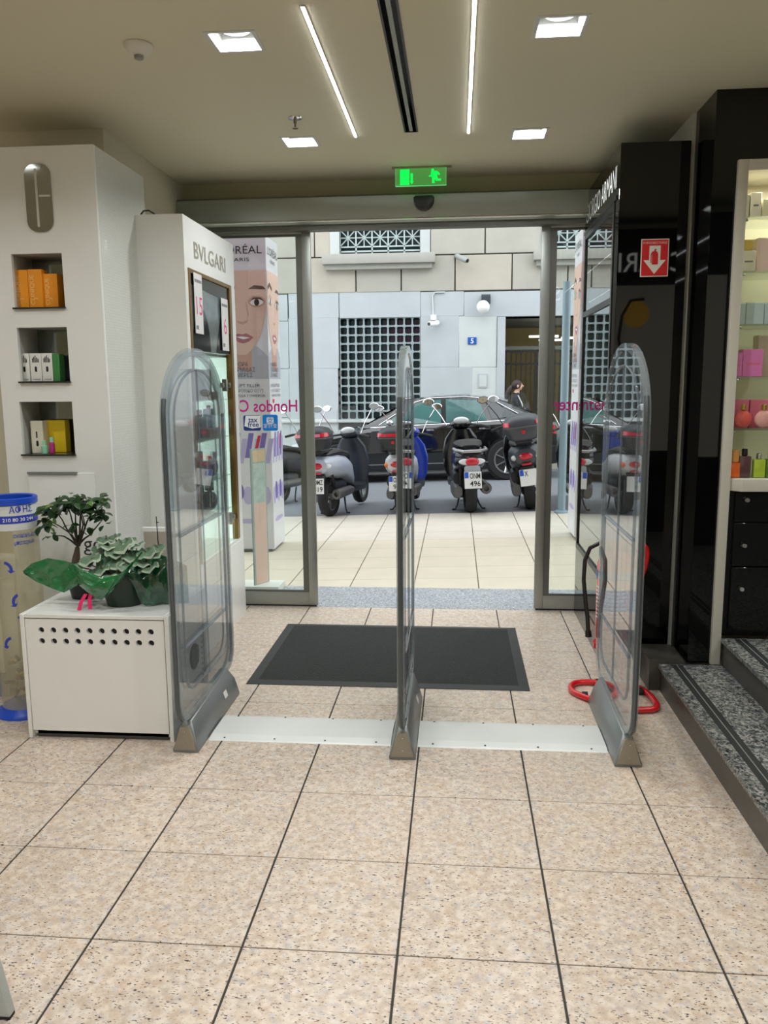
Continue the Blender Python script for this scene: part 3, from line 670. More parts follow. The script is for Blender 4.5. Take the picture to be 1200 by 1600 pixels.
# lobes: towards the left, front-left dip, front, right
def petal(name, top, bot, yf, bulge, m, seed=1):
    rnd = random.Random(seed); ph = [rnd.uniform(0, 6.28) for _ in range(6)]; nu, nv = 34, 12
    def res(P, s):
        x = s*(len(P)-1); i = min(int(x), len(P)-2); f = x-i; f = f*f*(3-2*f)*.5+f*.5
        return P[i][0]*(1-f)+P[i+1][0]*f, P[i][1]*(1-f)+P[i+1][1]*f
    rows = []
    for a in range(nv+1):
        v = a/nv; row = []
        for b in range(nu+1):
            u = b/nu; p, q = res(top, u), res(bot, u); x, y = p[0]*(1-v)+q[0]*v, p[1]*(1-v)+q[1]*v
            wr = .006*math.sin(9*u+5*v+ph[0])+.004*math.sin(19*u-7*v+ph[1])+.003*math.sin(31*u+13*v+ph[2])+.002*math.sin(23*v+11*u+ph[3])
            row.append(at(x, y, Y=yf(u)-bulge*math.sin(math.pi*min(1, v*.9+.1))+wr))
        rows.append(row)
    lo = min(p.z for r in rows for p in r)
    for r in rows:
        for p in r: p.z = max(p.z, QZ+.002)
    return MB().loft(rows, cap=False, closed=False).build(name, m, t, True, ang=70)
FOIL2 = M('dark_green_cellophane', (8, 74, 42), .09, spec=.8, coat=.6, trans=.45)
petal('cellophane_wrap', [(36, 892), (50, 880), (75, 872), (105, 877), (124, 884)], [(37, 896), (55, 908), (80, 919), (100, 926), (122, 914)], lambda u: 3.128-.02*u, .0, FOIL, 2)
petal('cellophane_wrap', [(114, 880), (130, 890), (158, 902), (185, 899), (205, 880), (222, 861)], [(115, 886), (124, 915), (143, 931), (158, 938), (178, 921), (223, 864)], lambda u: cyy-.10-.03*math.sin(3.14*u), .03, FOIL, 5)
petal('cellophane_wrap', [(196, 893), (212, 884), (238, 877), (262, 871), (292, 884)], [(206, 912), (221, 943), (238, 953), (262, 955), (296, 950)], lambda u: cyy-.085+.10*u, .035, FOIL2, 9)
petal('cellophane_wrap', [(150, 868), (180, 858), (215, 860), (250, 866), (285, 880)], [(150, 915), (180, 918), (215, 918), (250, 915), (280, 915)], lambda u: cyy+.10, -.02, FOIL, 12)
RIB = M('pink_ribbon', (232, 44, 108), .35)
for u0, v0, u1, v1 in ((134, 928, 124, 960), (142, 926, 141, 952)):
    a, b = at(u0, v0, Y=cyy-.115), at(u1, v1, Y=cyy-.13)
    b.z = max(b.z, QZ+.003)
    m_ = a.lerp(b, .5)+Vector((-.003, -.006, 0)); w = Vector((.008, 0, 0)); th = Vector((0, .0012, 0))
    rb = MB(); rb.loft([[p-w, p+w, p+w+th, p-w+th] for p in (a, m_, b)]); rb.build('ribbon', RIB, t, True)
# white card tray and thin wand behind the plants
p = at(219, 823, Y=3.52); p2 = at(268, 826, Y=3.52)
t = thing('leaflet_holder', 'white framed leaflet holder standing behind the cyclamen', 'leaflet holder', ((p.x+p2.x)/2, 3.50, QZ))
yb = 3.445
pa, pb = at(219, 824, Y=yb), at(275, 826, Y=yb)
MB().prism(rrect((pa.x+pb.x)/2, (pa.z+QZ)/2+.002, pb.x-pa.x, pa.z-QZ-.004, .012), 'y', yb, yb+.02).build('frame', WHITE, t, bevel=.003)
MB().box(pa.x+.015, pb.x-.015, yb-.0015, yb, QZ+.03, pa.z-.018).build('leaflet', M('leaflet_beige', (190, 178, 164), .6), t)
MB().box(pa.x, pb.x, yb-.05, yb+.02, QZ, QZ+.008).build('foot', WHITE, t)
a = at(244, 807, Y=3.36)
t = thing('aerial_wand', 'thin black wand aerial standing behind the cyclamen', 'aerial', (a.x+.01, 3.36, QZ))
MB().tube([(a.x+.012, 3.36, QZ+.004), (a.x+.006, 3.36, QZ+.08), (a.x, 3.36, a.z)], [.003, .0025, .002], 8).build('rod', BLKS, t, True)
MB().lathe([(.016, 0), (.016, .006), (.006, .012)], (a.x+.012, 3.36, QZ), n=16).build('base', BLKS, t, True)
MB().box(a.x-.001, a.x+.009, 3.358, 3.362, a.z-.028, a.z-.024).build('cross_tip', BLKS, t)
# ================================================================ PERFUME CABINET BY THE DOOR (left)
VX, VX0, VY0, VY1, VZ = -1.325, -1.537, 3.985, 4.885, 2.245
cab = thing('perfume_cabinet', 'white perfume cabinet with bronze framed lit glass shelves by the door', 'cabinet', ((VX+VX0)/2, (VY0+VY1)/2, 0))
OY0, OY1, OZ0, OZ1 = 4.03, 4.80, .50, 2.0
fb = MB(); plate(fb, VY0, VY1, 0, VZ, [(OY0, OY1, OZ0, OZ1)], lambda a, b, c, d: fb.box(VX-.02, VX, a, b, c, d))
fb.build('fascia', WHITE, cab)
MB().box(VX0-.12, VX-.02, VY0, VY0+.018, 0, VZ).build('end_panel', WHITE, cab)
MB().box(VX0-.12, VX-.02, VY1-.018, VY1, 0, VZ).build('end_panel', WHITE, cab)
MB().box(VX0-.12, VX-.02, VY0+.018, VY1-.018, VZ-.02, VZ).build('top_panel', WHITE, cab)
MB().box(VX0-.12, VX-.02, OY0-.01, OY1+.01, OZ0-.02, OZ0).build('bottom_panel', WHITE, cab)
BRZ = M('bronze_frame', (138, 106, 56), .32, .75)
jb = MB(); jb.box(VX-.19, VX+.004, OY0, OY0+.03, OZ0, OZ1); jb.box(VX-.03, VX+.004, OY1-.045, OY1, OZ0, OZ1); jb.box(VX-.03, VX+.003, OY0+.03, OY1-.045, OZ1-.02, OZ1)
jb.build('bronze_surround', BRZ, cab)
MB().box(VX-.20, VX-.19, OY0, OY1, OZ0, OZ1).build('lit_back_panel', M('showcase_backlight', (236, 246, 240), .5, emit=.95, ecol=(226, 250, 240)), cab)
MB().box(VX-.19, VX-.03, OY1-.03, OY1-.02, OZ0, 1.6).build('lit_end_panel', M('showcase_backlight'), cab)
MB().box(VX-.19, VX-.03, OY0+.03, OY1-.03, 1.585, 1.60).build('lamp_box', ALU, cab)
# picture panel with printed dark motif
MB().box(VX-.014, VX-.006, OY0+.03, OY1-.045, 1.60, OZ1-.02).build('picture_panel', M('silver_picture', (120, 128, 128), .12, .2, vary=.5, scale=9), cab)
pp = MB(); cy_ = OY0+.20
pp.prism([(cy_+.15*math.cos(q), 1.605+.22*math.sin(q)) for q in [math.pi*i/14 for i in range(15)]], 'x', VX-.006, VX-.0045)
pp.prism([(OY0+.45, 1.605), (OY1-.05, 1.605), (OY1-.05, 1.72), (OY0+.55, 1.80)], 'x', VX-.006, VX-.0045); pp.prism([(OY0+.03, 1.93), (OY1-.05, 1.90), (OY1-.05, 1.98), (OY0+.03, 1.98)], 'x', VX-.006, VX-.0045)
pp.build('picture_print', M('picture_dark', (30, 32, 34), .1), cab)
# glass shelves and door glass, hinges
SHZ = [1.345, 1.13, .90, .70]
for z in SHZ: MB().box(VX-.185, VX-.03, OY0+.03, OY1-.05, z-.006, z).build('glass_shelf', SHGL, cab)
gd = MB().box(VX-.012, VX-.006, OY0+.035, OY1-.05, OZ0+.005, 1.59).build('glass_door', glass('cabinet_glass', (.93, .97, .95), .8), cab)
for z in (at(345, 602, X=VX-.02).z, at(362, 808, X=VX-.02).z):
    hg = MB(); hg.box(VX-.03, VX-.005, OY1-.15, OY1-.11, z-.035, z+.035); hg.box(VX-.03, VX-.012, OY1-.20, OY1-.06, z-.014, z+.014); hg.lathe([(.016, VX-.012), (.016, VX-.004)], (0, OY1-.065, z), ax='x', n=12)
    hg.build('hinge', M('satin_nickel', (150, 148, 140), .35, .9), cab, bevel=.002)
ld = MB().box(VX-.001, VX+.004, VY0+.03, VY1-.01, .02, OZ0-.02).build('lower_door', WHITE, cab, bevel=.001)
p = at(353, 884, X=VX); MB().lathe([(.008, VX+.003), (.008, VX+.010), (.005, VX+.012)], (0, p.y, p.z), ax='x', n=12).build('knob', BLKS, ld, True)
text('sign_lettering', 'BVLGARI', M('sign_silver', (168, 162, 146), .35, .3), cab, (VX+.002, at(302, 395, X=VX).y, 2.062), Y_, Z_, .115, ext=0, align='LEFT', bold=.006, width=.56)
for (u, v, dz) in ((302, 425, .30), (345, 465, .29)):
    a = at(u, v, X=VX+.004); w = .13
    l = MB().box(VX+.003, VX+.005, a.y, a.y+w, a.z-dz, a.z).build('price_label', M('label_white', (222, 220, 218), .5), cab)
    text('price', '15' if u < 320 else '6', M('price_pink', (214, 70, 130), .5), l, (VX+.0055, a.y+w*.5, a.z-dz*.68), Y_, Z_, .13, ext=0)
    q = MB(); q.box(VX+.0052, VX+.0056, a.y+.01, a.y+w-.01, a.z-.045, a.z-.030); q.box(VX+.0052, VX+.0056, a.y+.01, a.y+.05, a.z-dz+.02, a.z-dz+.04); q.build('small_print', GRYI, l)
cable = MB().tube([(VX0+.0, 4.0, VZ+.003), (VX0+.015, 4.0, VZ+.02), (VX0+.04, 4.0, VZ+.022), (VX0+.07, 4.0, VZ+.004)], .004, 6)
tag(cable.build('cable_loop', BLKS, None, True, org=(VX0+.03, 4.0, VZ)), 'short black cable loop on top of the perfume cabinet', 'cable')
# perfumes on the cabinet shelves
def perfume(label, c, w, d, h, body, capm, capw=.5, caph=.3, shape='box', group=None, cat='perfume'):
    t = thing('perfume_bottle', label, cat, c, group); c = Vector(c)
    if shape == 'box': MB().box(c.x-w/2, c.x+w/2, c.y-d/2, c.y+d/2, c.z+.0005, c.z+h*(1-caph)).build('flask', body, t, bevel=min(w, d)*.14)
    else: MB().ell((c.x, c.y, c.z+h*(1-caph)/2), w/2, d/2, h*(1-caph)/2, 18, 12).build('flask', body, t, True)
    MB().lathe([(w*capw*.35, h*(1-caph)), (w*capw*.5, h*(1-caph)+.003), (w*capw*.5, h*.97), (w*capw*.35, h)], c, n=14).build('cap', capm, t, True)
    return t
yq = OY1-.22
BB = M('perfume_blue', (60, 110, 140), .1, spec=.7); AM = M('amber_box', (128, 78, 44), .35); DK = M('dark_flask', (26, 26, 32), .1); PU = M('purple_flask', (110, 92, 140), .1, .2); GYB = M('grey_box', (92, 96, 92), .4)
def cbox(label, y, z, w, h, d, m, x=VX-.11):
    return carton('perfume_carton', label, None, x-d/2, x+d/2, y-w/2, y+w/2, z+.0005, z+h, m, cat='box')
cbox('grey perfume carton on the top glass shelf of the white cabinet', OY1-.26, 1.345+.045, .14, .12, .06, GYB)
cbox('flat amber carton under the grey one on the top glass shelf', OY1-.2, 1.345, .20, .044, .08, AM)
cbox('flat amber carton on the second glass shelf of the cabinet', OY1-.2, 1.13, .20, .05, .08, AM)
perfume('teal glass perfume flask standing on the flat amber carton', (VX-.11, OY1-.17, 1.181), .05, .07, .13, BB, DK, .5, .15)
perfume('dark stocky perfume flask beside the teal flask', (VX-.11, OY1-.36, 1.131), .07, .12, .16, M('navy_flask', (50, 54, 74), .1), DK, .6, .25)
perfume('violet perfume flask with a silver cap on the third shelf', (VX-.11, OY1-.20, .901), .06, .09, .12, PU, CHROME, .6, .3)
perfume('round chrome capped perfume flask on the third shelf', (VX-.11, OY1-.11, .901), .05, .06, .14, M('mauve_flask', (140, 104, 150), .1, .3), CHROME, .8, .35, 'round')
perfume('plum coloured perfume flask on the third shelf', (VX-.11, OY1-.36, .901), .06, .08, .16, M('plum_flask', (96, 52, 92), .1), DK, .5, .35)
perfume('round black perfume flask with a ball stopper on the lowest shelf', (VX-.11, OY1-.22, .701), .09, .13, .18, DK, DK, .6, .35, 'round')
perfume('square black perfume flask with gold print on the lowest shelf', (VX-.11, OY1-.38, .701), .08, .12, .17, M('black_gold_flask', (44, 38, 22), .12), DK, .5, .25)
# ================================================================ ANTI-THEFT GATE PANELS
AY0, AY1, AZS, AZT = 2.852, 3.60, 1.30, 1.572
def arch(off, n=22, z0=.13):
    y0, y1 = AY0+off, AY1-off; cy = (y0+y1)/2; a = (y1-y0)/2; h = AZT-off-AZS; r = .09
    P = [(y1-.0-r+r*math.cos(q), z0+off*.7+r-r*math.sin(q)) for q in [math.pi/2*(1-k/5) for k in range(6)]]
    P += [(cy+a*math.cos(q), AZS+h*math.sin(q)) for q in [math.pi*k/n for k in range(n+1)]]
    P += [(y0+r-r*math.cos(q), z0+off*.7+r-r*math.sin(q)) for q in [math.pi/2*(k/5) for k in range(6)]]
    return P
ACR = glass('gate_acrylic', (.92, .935, .94), 1.55, base=.035, haze=.05); RIMC = glass('gate_clear_rim', (.84, .87, .88), 1.0, haze=.22, hazecol=(186, 194, 196))
EDGE = M('gate_edge_grey', (84, 90, 92), .35, .3); COIL = glass('gate_coil_tube', (.78, .81, .84), .8, haze=.25, hazecol=(150, 158, 164))
BASEM = M('gate_base_metal', (134, 138, 138), .38, .6); BASEB = M('gate_base_endcap', (150, 144, 128), .4, .4)
def gate(x, label, tint=None):
    t = thing('security_gate', label, 'security gate', (x, 3.2, 0), 'anti-theft gates')
    MB().prism(arch(.012), 'x', x-.009, x+.009).build('clear_panel', ACR, t)
    o, i_ = arch(0), arch(.028)
    rm = MB(); n = len(o)
    rings = [[(x+s*.0135, p[0], p[1]) for p in o] for s in (-1, 1)]; ri = [[(x+s*.0135, p[0], p[1]) for p in i_] for s in (1, -1)]
    rm.loft([rings[0], rings[1], ri[0], ri[1], rings[0]], cap=False); rm.build('clear_rim', RIMC, t, True)
    # grey edge strip up the near and far sides
    eb = MB(); ys = (AY0-.004, AY0+.011)
    pts = [p for p in arch(.001) if p[1] < AZS+.10 and p[0] < 3.2]; pts = sorted(pts, key=lambda p: p[1]); pts = [(AY0+.09, .135)]+[p for p in pts if p[1] > .14]
    eb.tube([(x, p[0], p[1]) for p in pts],   .0095, 8); eb.build('edge_strip', EDGE, t, True)
    eb = MB(); pts = [p for p in arch(.001) if p[1] < AZS+.02 and p[0] > 3.2]; pts = sorted(pts, key=lambda p: p[1]); eb.tube([(x, p[0], p[1]) for p in pts if p[1] > .14], .007, 8); eb.build('edge_strip', EDGE, t, True)
    ins = arch(.085, z0=.17)
    for dx in (-.0105, .0105):
        MB().tube([(x+dx, p[0], p[1]) for p in ins], .0045, 6, closed=True).build('antenna_coil', COIL, t, True)
        MB().tube([(x+dx, 3.226, .22), (x+dx, 3.226, AZT-.085)], .0035, 6).build('antenna_coil', COIL, t, True)
        for z in (.42, .86): MB().tube([(x+dx, AY0+.085, z), (x+dx, AY1-.085, z)], .006, 6).build('cross_bar', COIL, t, True)
    # wedge foot
    def sec(y, w0, w1, h): return [(x-w0, y, 0), (x+w0, y, 0), (x+w0, y, .012), (x+w1, y, h), (x-w1, y, h), (x-w0, y, .012)]
    ft = MB(); ft.loft([sec(2.915, .051, .047, .014), sec(2.955, .051, .017, .115), sec(3.46, .051, .017, .15), sec(3.53, .051, .03, .08)])
    f_ = ft.build('foot', BASEM, t, bevel=.002, seg=1)
    MB().prism([(x-.044, .013), (x+.044, .013), (x+.0165, .108), (x-.0165, .108)], 'y', 2.910, 2.930).xf(Matrix.Identity(4)).build('end_cap', BASEB, f_)
    for xx, zz in ((x+.002, .04), (x+.002, .09)): MB().lathe([(.003, 2.907), (.003, 2.911)], (xx, 0, zz), ax='y', n=8).build('screw', STEEL, f_)
    y_ = 3.33
    st = MB(); st.add([(x+.0425, y_, .055), (x+.0425, y_+.045, .055), (x+.033, y_+.045, .085), (x+.033, y_, .085)], [(0, 1, 2, 3)]); st.build('sticker', M('label_white'), f_)
    return t
gate(-1.053, 'arched clear security gate standing against the low white box')
gate(-.20, 'arched clear security gate standing free in the middle of the passage')
gate(.648, 'arched clear security gate standing in front of the fire extinguisher')
RAMP = M('white_ramp_metal', (222, 224, 220), .4, .15, vary=.04, scale=12)
for x0, x1, lab in ((-.995, -.254, 'flat white metal cable ramp between the box side gate and the middle gate'), (-.147, .594, 'flat white metal cable ramp between the middle gate and the extinguisher side gate')):
    t = thing('cable_ramp', lab, 'cable ramp', ((x0+x1)/2, 3.15, 0), 'cable ramps')
    MB().prism([(3.030, 0), (3.038, .004), (3.075, .011), (3.235, .011), (3.275, .004), (3.282, 0)], 'x', x0, x1).build('cover', RAMP, t, True, ang=10)
    for k in range(4):
        xx = x0+.06+(x1-x0-.12)*k/3
        for yy, zz in ((3.048, .0062), (3.262, .0065)): MB().lathe([(.004, 0), (.004, .0018), (.002, .0025)], (xx, yy, zz), n=8).build('screw', M('dark_screw', (70, 66, 60), .4, .8), t)
# door mat
mx0, mx1, my0, my1 = -1.004, .350, 3.655, 4.645
t = thing('door_mat', 'large black ribbed entrance mat with rubber border', 'door mat', ((mx0+mx1)/2, (my0+my1)/2, 0))
bo = MB(); o = [(mx0, my0), (mx1, my0), (mx1, my1), (mx0, my1)]; e = .05
inn = [(mx0+e, my0+e), (mx1-e, my0+e), (mx1-e, my1-e), (mx0+e, my1-e)]
bo.loft([[(a, b, .0005) for a, b in o], [(a, b, .003) for a, b in o], [(a, b, .008) for a, b in inn], [(a, b, .0005) for a, b in inn]], cap=False); bo.build('rubber_border', M('mat_rubber', (44, 46, 46), .6), t)
PILE = M('mat_pile', (42, 44, 43), .95, vary=.8, scale=95, bump=1.0)
MB().box(mx0+e, mx1-e, my0+e, my1-e, .001, .0085).build('pile', PILE, t)
# ================================================================ RIGHT: TALL BLACK DISPLAY UNIT BY THE DOOR
RX, RX1, RY0, RY1, RZ = .742, 1.055, 4.0, 5.02, 2.505
un = thing('display_unit', 'tall glossy black cosmetics unit with glazed side by the door', 'display unit', ((RX+RX1)/2, (RY0+RY1)/2, 0))
GZ0, GZ1 = .42, 2.27        # glazed opening in the side
fb = MB(); plate(fb, RY0+.02, RY1, 0, RZ, [(RY0+.10, RY1-.02, GZ0, GZ1)], lambda a, b, c, d: fb.box(RX, RX+.02, a, b, c, d))
fb.build('side_frame', BLK, un)
MB().box(RX, RX1, RY0, RY0+.02, 0, RZ).build('front_panel', BLK, un, bevel=.0015, seg=1)
MB().box(RX1-.02, RX1, RY0+.02, RY1, 0, RZ).build('back_panel', BLKS, un)
MB().box(RX+.02, RX1-.02, RY1-.02, RY1, 0, RZ).build('end_panel', BLKS, un)
MB().box(RX+.02, RX1-.02, RY0+.02, RY1-.02, RZ-.02, RZ).build('top_panel', BLKS, un)
MB().box(RX+.02, RX1-.02, RY0+.02, RY1-.02, GZ0-.02, GZ0).build('base_shelf', BLKS, un)
MB().box(RX-.006, RX+.0, RY0+.05, RY1, GZ1+.0, GZ1+.018).build('sign_lip', BLKS, un)
SIL = M('sign_white_metal', (224, 228, 224), .4)
text('sign_lettering', 'GIORGIO ARMANI', SIL, un, (RX-.0025, RY0+.06, 2.325), -Y_, Z_, .145, ext=0, align='RIGHT', bold=.0, width=.90)
zp = 1.83
REDP = M('red_poster', (196, 30, 34), .25); PNK = M('pale_pink_poster', (222, 160, 158), .3)
MB().box(RX+.03, RX+.038, RY0+.12, RY1-.03, zp, GZ1-.02).build('poster', PNK, un)
pr = MB(); pr.box(RX+.0285, RX+.03, RY0+.30, RY0+.64, zp, GZ1-.02); pr.box(RX+.0285, RX+.03, RY0+.12, RY0+.16, zp, GZ1-.02); pr.box(RX+.0285, RX+.03, RY0+.7, RY1-.03, zp+.25, GZ1-.02); pr.build('poster_red_print', REDP, un)
MB().tube([(RX+.028, RY0+.44+.05*math.cos(q), zp+.13+.07*math.sin(q)) for q in [i*.5 for i in range(9)]], .004, 5).build('poster_flourish', PNK, un)
fr = MB(); fr.box(RX-.004, RX+.022, RY0+.10, RY0+.13, GZ0, GZ1); fr.box(RX-.004, RX+.022, RY1-.05, RY1-.02, GZ0, GZ1); fr.box(RX-.004, RX+.022, RY0+.13, RY1-.05, zp-.03, zp); fr.box(RX-.004, RX+.022, RY0+.13, RY1-.05, GZ0, GZ0+.03); fr.box(RX-.004, RX+.022, RY0+.13, RY1-.05, GZ1-.03, GZ1)
fr.build('door_frame', BLKS, un)
MB().box(RX+.004, RX+.010, RY0+.13, RY1-.05, GZ0+.03, GZ1-.03).build('glass_door', glass('unit_side_glass', (.72, .76, .76), 1.6, base=.06), un)
for z in (.80, 1.15, 1.48): MB().box(RX+.04, RX1-.02, RY0+.06, RY1-.03, z-.008, z).build('glass_shelf', SHGL, un)
lt = MB()
for z, n_ in ((1.72, 10), (1.45, 7), (1.12, 9)):
    for k in range(n_): lt.box(RX+.06, RX+.066, RY1-.10, RY1-.09, z-.012*k-.004, z-.012*k)
lt.build('small_led_dots', M('dot_glow', (240, 246, 250), .4, emit=2.0), un)
for k, (y, z, h, w, m) in enumerate(((4.25, .8, .14, .09, 'dark_flask'), (4.5, .8, .10, .10, 'grey_box'), (4.35, 1.15, .15, .08, 'amber_box'), (4.65, 1.15, .12, .1, 'dark_flask'), (4.3, 1.48, .12, .09, 'navy_flask'), (4.6, 1.48, .14, .08, 'plum_flask'))):
    perfume('dark cosmetics bottle behind the glass of the tall black unit', (RX+.17, y, z+.001), w, w, h, MATS[m], DK, .5, .3, group='bottles inside the black unit')
# fire extinguisher sign on the front
a, b = at(1002, 374, Y=RY0), at(1043, 432, Y=RY0); sx0, sx1, sz0, sz1 = a.x, b.x, b.z, a.z
t = thing('fire_extinguisher_sign', 'red fire extinguisher sign with white arrow on the black unit', 'sign', ((sx0+sx1)/2, RY0-.002, sz0))
WHP = M('sign_white', (230, 226, 214), .45); RDP = M('sign_red', (208, 28, 34), .4)
MB().box(sx0, sx1, RY0-.004, RY0-.0005, sz0, sz1).build('white_border', WHP, t)
MB().box(sx0+.004, sx1-.004, RY0-.005, RY0-.004, sz0+.004, sz1-.004).build('red_field', RDP, t)
sw, sh = sx1-sx0, sz1-sz0
def sp(u, v): return (sx0+u*sw, RY0-.0056, sz0+v*sh)
ar = MB(); ar.flat([sp(*q) for q in ((.30, .82), (.70, .82), (.70, .44), (.90, .44), (.5, .07), (.10, .44), (.30, .44))]); ar.build('arrow', WHP, t)
ex = MB()
def sp2(u, v): return (sx0+u*sw, RY0-.0062, sz0+v*sh)
ex.flat([sp2(*q) for q in ((.40, .32), (.62, .32), (.62, .60), (.58, .66), (.53, .68), (.56, .73), (.50, .74), (.46, .68), (.41, .64), (.40, .60))])
ex.flat([sp2(*q) for q in ((.35, .36), (.385, .36), (.385, .56), (.44, .66), (.42, .69), (.35, .60))]); ex.build('extinguisher_pictogram', RDP, t)
text('lettering', 'ΠΥΡΟΣΒΕΣΤΗΡΑΣ', WHP, t, (sx0+sw/2, RY0-.0056, sz0+sh*.865), X_, Z_, .014, ext=0, width=sw*.86)
# cables hanging behind the unit
for k, (u, lab) in enumerate(((1056, 'pale cable hanging in the gap beside the tall black unit'), (1060, 'dark cable hanging in the gap beside the tall black unit'))):
    P = [at(u+d, v, Y=4.02-.0) for d, v in ((2, 800), (0, 880), (-2, 930), (6, 955), (-1 if k == 0 else 12, 985), (-4 if k == 0 else 18, 1010))]
    P = [Vector((min(max(q.x, RX1+.006), RX1+.018), 3.985, q.z)) for q in P]
    P.append(Vector((P[-1].x, 3.985, .004 if False else P[-1].z-.02)))
    tag(MB().tube(P, .004, 6).build('cable', M('cable_grey', (150, 148, 140), .5) if k == 0 else BLKS, None, True, org=P[-1]), lab, 'cable')
# ================================================================ GRANITE STEPS
BG = granite('black_granite', (52, 60, 62), (40, 46, 48), (22, 25, 26), (78, 88, 92), speck=130, rough=.3, thr=(.42, .48), sparkle=(150, 162, 166))
BGR = M('black_granite_riser', (70, 68, 62), .35, vary=.3, scale=14); GRV = M('groove_strip', (34, 37, 36), .6)
S1X, S1Y, S1Z, S2X, S2Z = .94, 3.705, .13, 1.215, .26
for (x0, z0, z1, lab) in ((S1X, 0, S1Z, 'lower black granite step rising from the tiled floor'), (S2X, S1Z+.0018, S2Z, 'upper black granite step below the black drawers')):
    t = thing('granite_step', lab, 'step', ((x0+4.4)/2, 1.2, z0))
    MB().box(x0+.012, 4.4, -3.0, S1Y, z0, z1-.02).build('riser', BGR, t)
    MB().box(x0, 4.4, -3.0, S1Y+(.0 if z0 else .0), z1-.02, z1).build('tread', BG, t, bevel=.002, seg=1)
    gv = MB(); gv.box(x0+.055, x0+.105, -3.0, S1Y-.01, z1-.001, z1+.0008); g_ = gv.build('anti_slip_strip', GRV, t)
    gv = MB(); gv.box(x0+.078, x0+.082, -3.0, S1Y-.01, z1+.0007, z1+.0016); gv.build('strip_ridge', GREYP, g_)
t = thing('granite_block', 'small dark granite block closing the end of the lower step', 'step end', (.99, S1Y+.10, 0))
MB().box(.90, 1.056, S1Y+.003, S1Y+.25, 0, S1Z+.015).build('block', BGR, t, bevel=.003)
# ================================================================ PERFUME SHOWCASE ON THE RIGHT
PX = at(1150, 252, Y=3.72).x; PXb = at(1112, 1040, Y=3.72).x; PX = (PX+PXb)/2
SY0, SY1 = 3.72, 4.02
sc_ = thing('perfume_showcase', 'black wall unit with white framed perfume shelves and drawers above the steps', 'showcase', (1.9, 3.85, S1Z))
PLX = 1.078
MB().box(PLX, PX-.0, SY0+.012, SY1+.005, S1Z, CEIL).build('pillar', BLK, sc_)
MB().box(PX, 3.2, SY0+.012, SY1+.005, 2.345, CEIL).build('upper_panel', BLK, sc_)
FRM = M('frame_white', (206, 202, 188), .4)
MB().box(PX, PX+.042, SY0-.01, SY1, S1Z, 2.345).build('frame_post', FRM, sc_, bevel=.002)
MB().box(PX+.042, 3.2, SY0-.01, SY1, 2.30, 2.345).build('frame_top', FRM, sc_, bevel=.002)
MB().box(PX+.042, 3.2, SY1-.012, SY1, .99, 2.30).build('back_panel', M('showcase_back', (222, 214, 186), .5), sc_)
ld = bpy.data.lights.new('showcase_lamp', 'AREA'); ld.shape = 'RECTANGLE'; ld.size = 1.6; ld.size_y = .05; ld.energy = 13; ld.color = (1, .95, .78)
lo = bpy.data.objects.new('showcase_lamp', ld); COL.objects.link(lo); lo.parent = sc_; lo.location = Vector((2.1, SY0+.06, 2.29))-ORG[sc_]
for k in range(4): MB().lathe([(.028, 2.300), (.028, 2.292), (.02, 2.289)], (PX+.20+.4*k, SY0+.10, 0), n=16).build('puck_light', M('puck_glow', (255, 248, 226), .4, emit=8), sc_, True)
SHY = [at(1165, v, Y=SY0+.05).z for v in (340, 425, 507, 589, 669)]
for z in SHY:
    s_ = MB().box(PX+.046, 3.15, SY0+.02, SY1-.014, z-.008, z).build('glass_shelf', SHGL, sc_)
    MB().lathe([(.006, PX+.042), (.006, PX+.066)], (0, SY0+.04, z-.014), ax='x', n=10).build('shelf_pin', CHROME, s_, True)
CT = at(1165, 748, Y=SY0).z
MB().prism([(PX+.042, SY0+.01), (PX+.085, SY0-.03), (3.2, SY0-.03), (3.2, SY1), (PX+.042, SY1)], 'z', CT-.055, CT).build('counter', FRM, sc_, bevel=.003)
MB().box(PX+.05, 3.2, SY0+.03, SY1, S2Z, CT-.055).build('drawer_carcass', BLKS, sc_)
zs = [at(1165, v, Y=SY0).z for v in (781, 852, 920)]
edges = [CT-.06, (zs[0]+zs[1])/2, (zs[1]+zs[2])/2, S2Z+.03]
for k in range(3):
    for xa, xb in ((PX+.075, PX+.78), (PX+.785, PX+1.5)):
        d = MB().box(xa, xb, SY0+.005, SY0+.03, edges[k+1]+.003, edges[k]-.003).build('drawer', BLK, sc_, bevel=.002, seg=1)
        kx = xa+.045
        MB().lathe([(.012, SY0+.005), (.012, SY0-.012), (.009, SY0-.016)], (kx, 0, zs[k]), ax='y', n=16).build('knob', CHROME, d, True)
# goods on the showcase shelves (front row at SY0+.05)
yf = SY0+.05
def pxbox(label, u0, u1, v, z, m, d=.07, y=yf, name='perfume_carton', band=None):
    a, b = at(u0, v, Y=y), at(u1, v, Y=y)
    a.x = max(a.x, PX+.047)
    t = carton(name, label, None, a.x, b.x, y, y+d, z+.0008, a.z, m)
    if band: MB().box(a.x+.012, b.x-.012, y-.0008, y, z+(a.z-z)*.45, z+(a.z-z)*.52).build('print_line', band, t)
    return t
CR = M('cream_carton', (228, 224, 190), .4); LB = M('ice_blue_carton', (190, 208, 206), .35); PK = M('pink_carton', (224, 128, 186), .35); PK2 = M('rose_carton', (222, 120, 140), .35); GY2 = M('soft_grey_carton', (176, 178, 168), .4)
pxbox('grey perfume carton on the top shelf of the showcase', 1154, 1172, 305, SHY[0], GY2, band=INK)
pxbox('bright white tall carton on the top shelf of the showcase', 1174, 1191, 301, SHY[0], M('white_carton', (236, 234, 216), .35), band=GRYI)
pxbox('cream carton beside the tall white one on the top shelf', 1192.5, 1215, 311, SHY[0], CR)
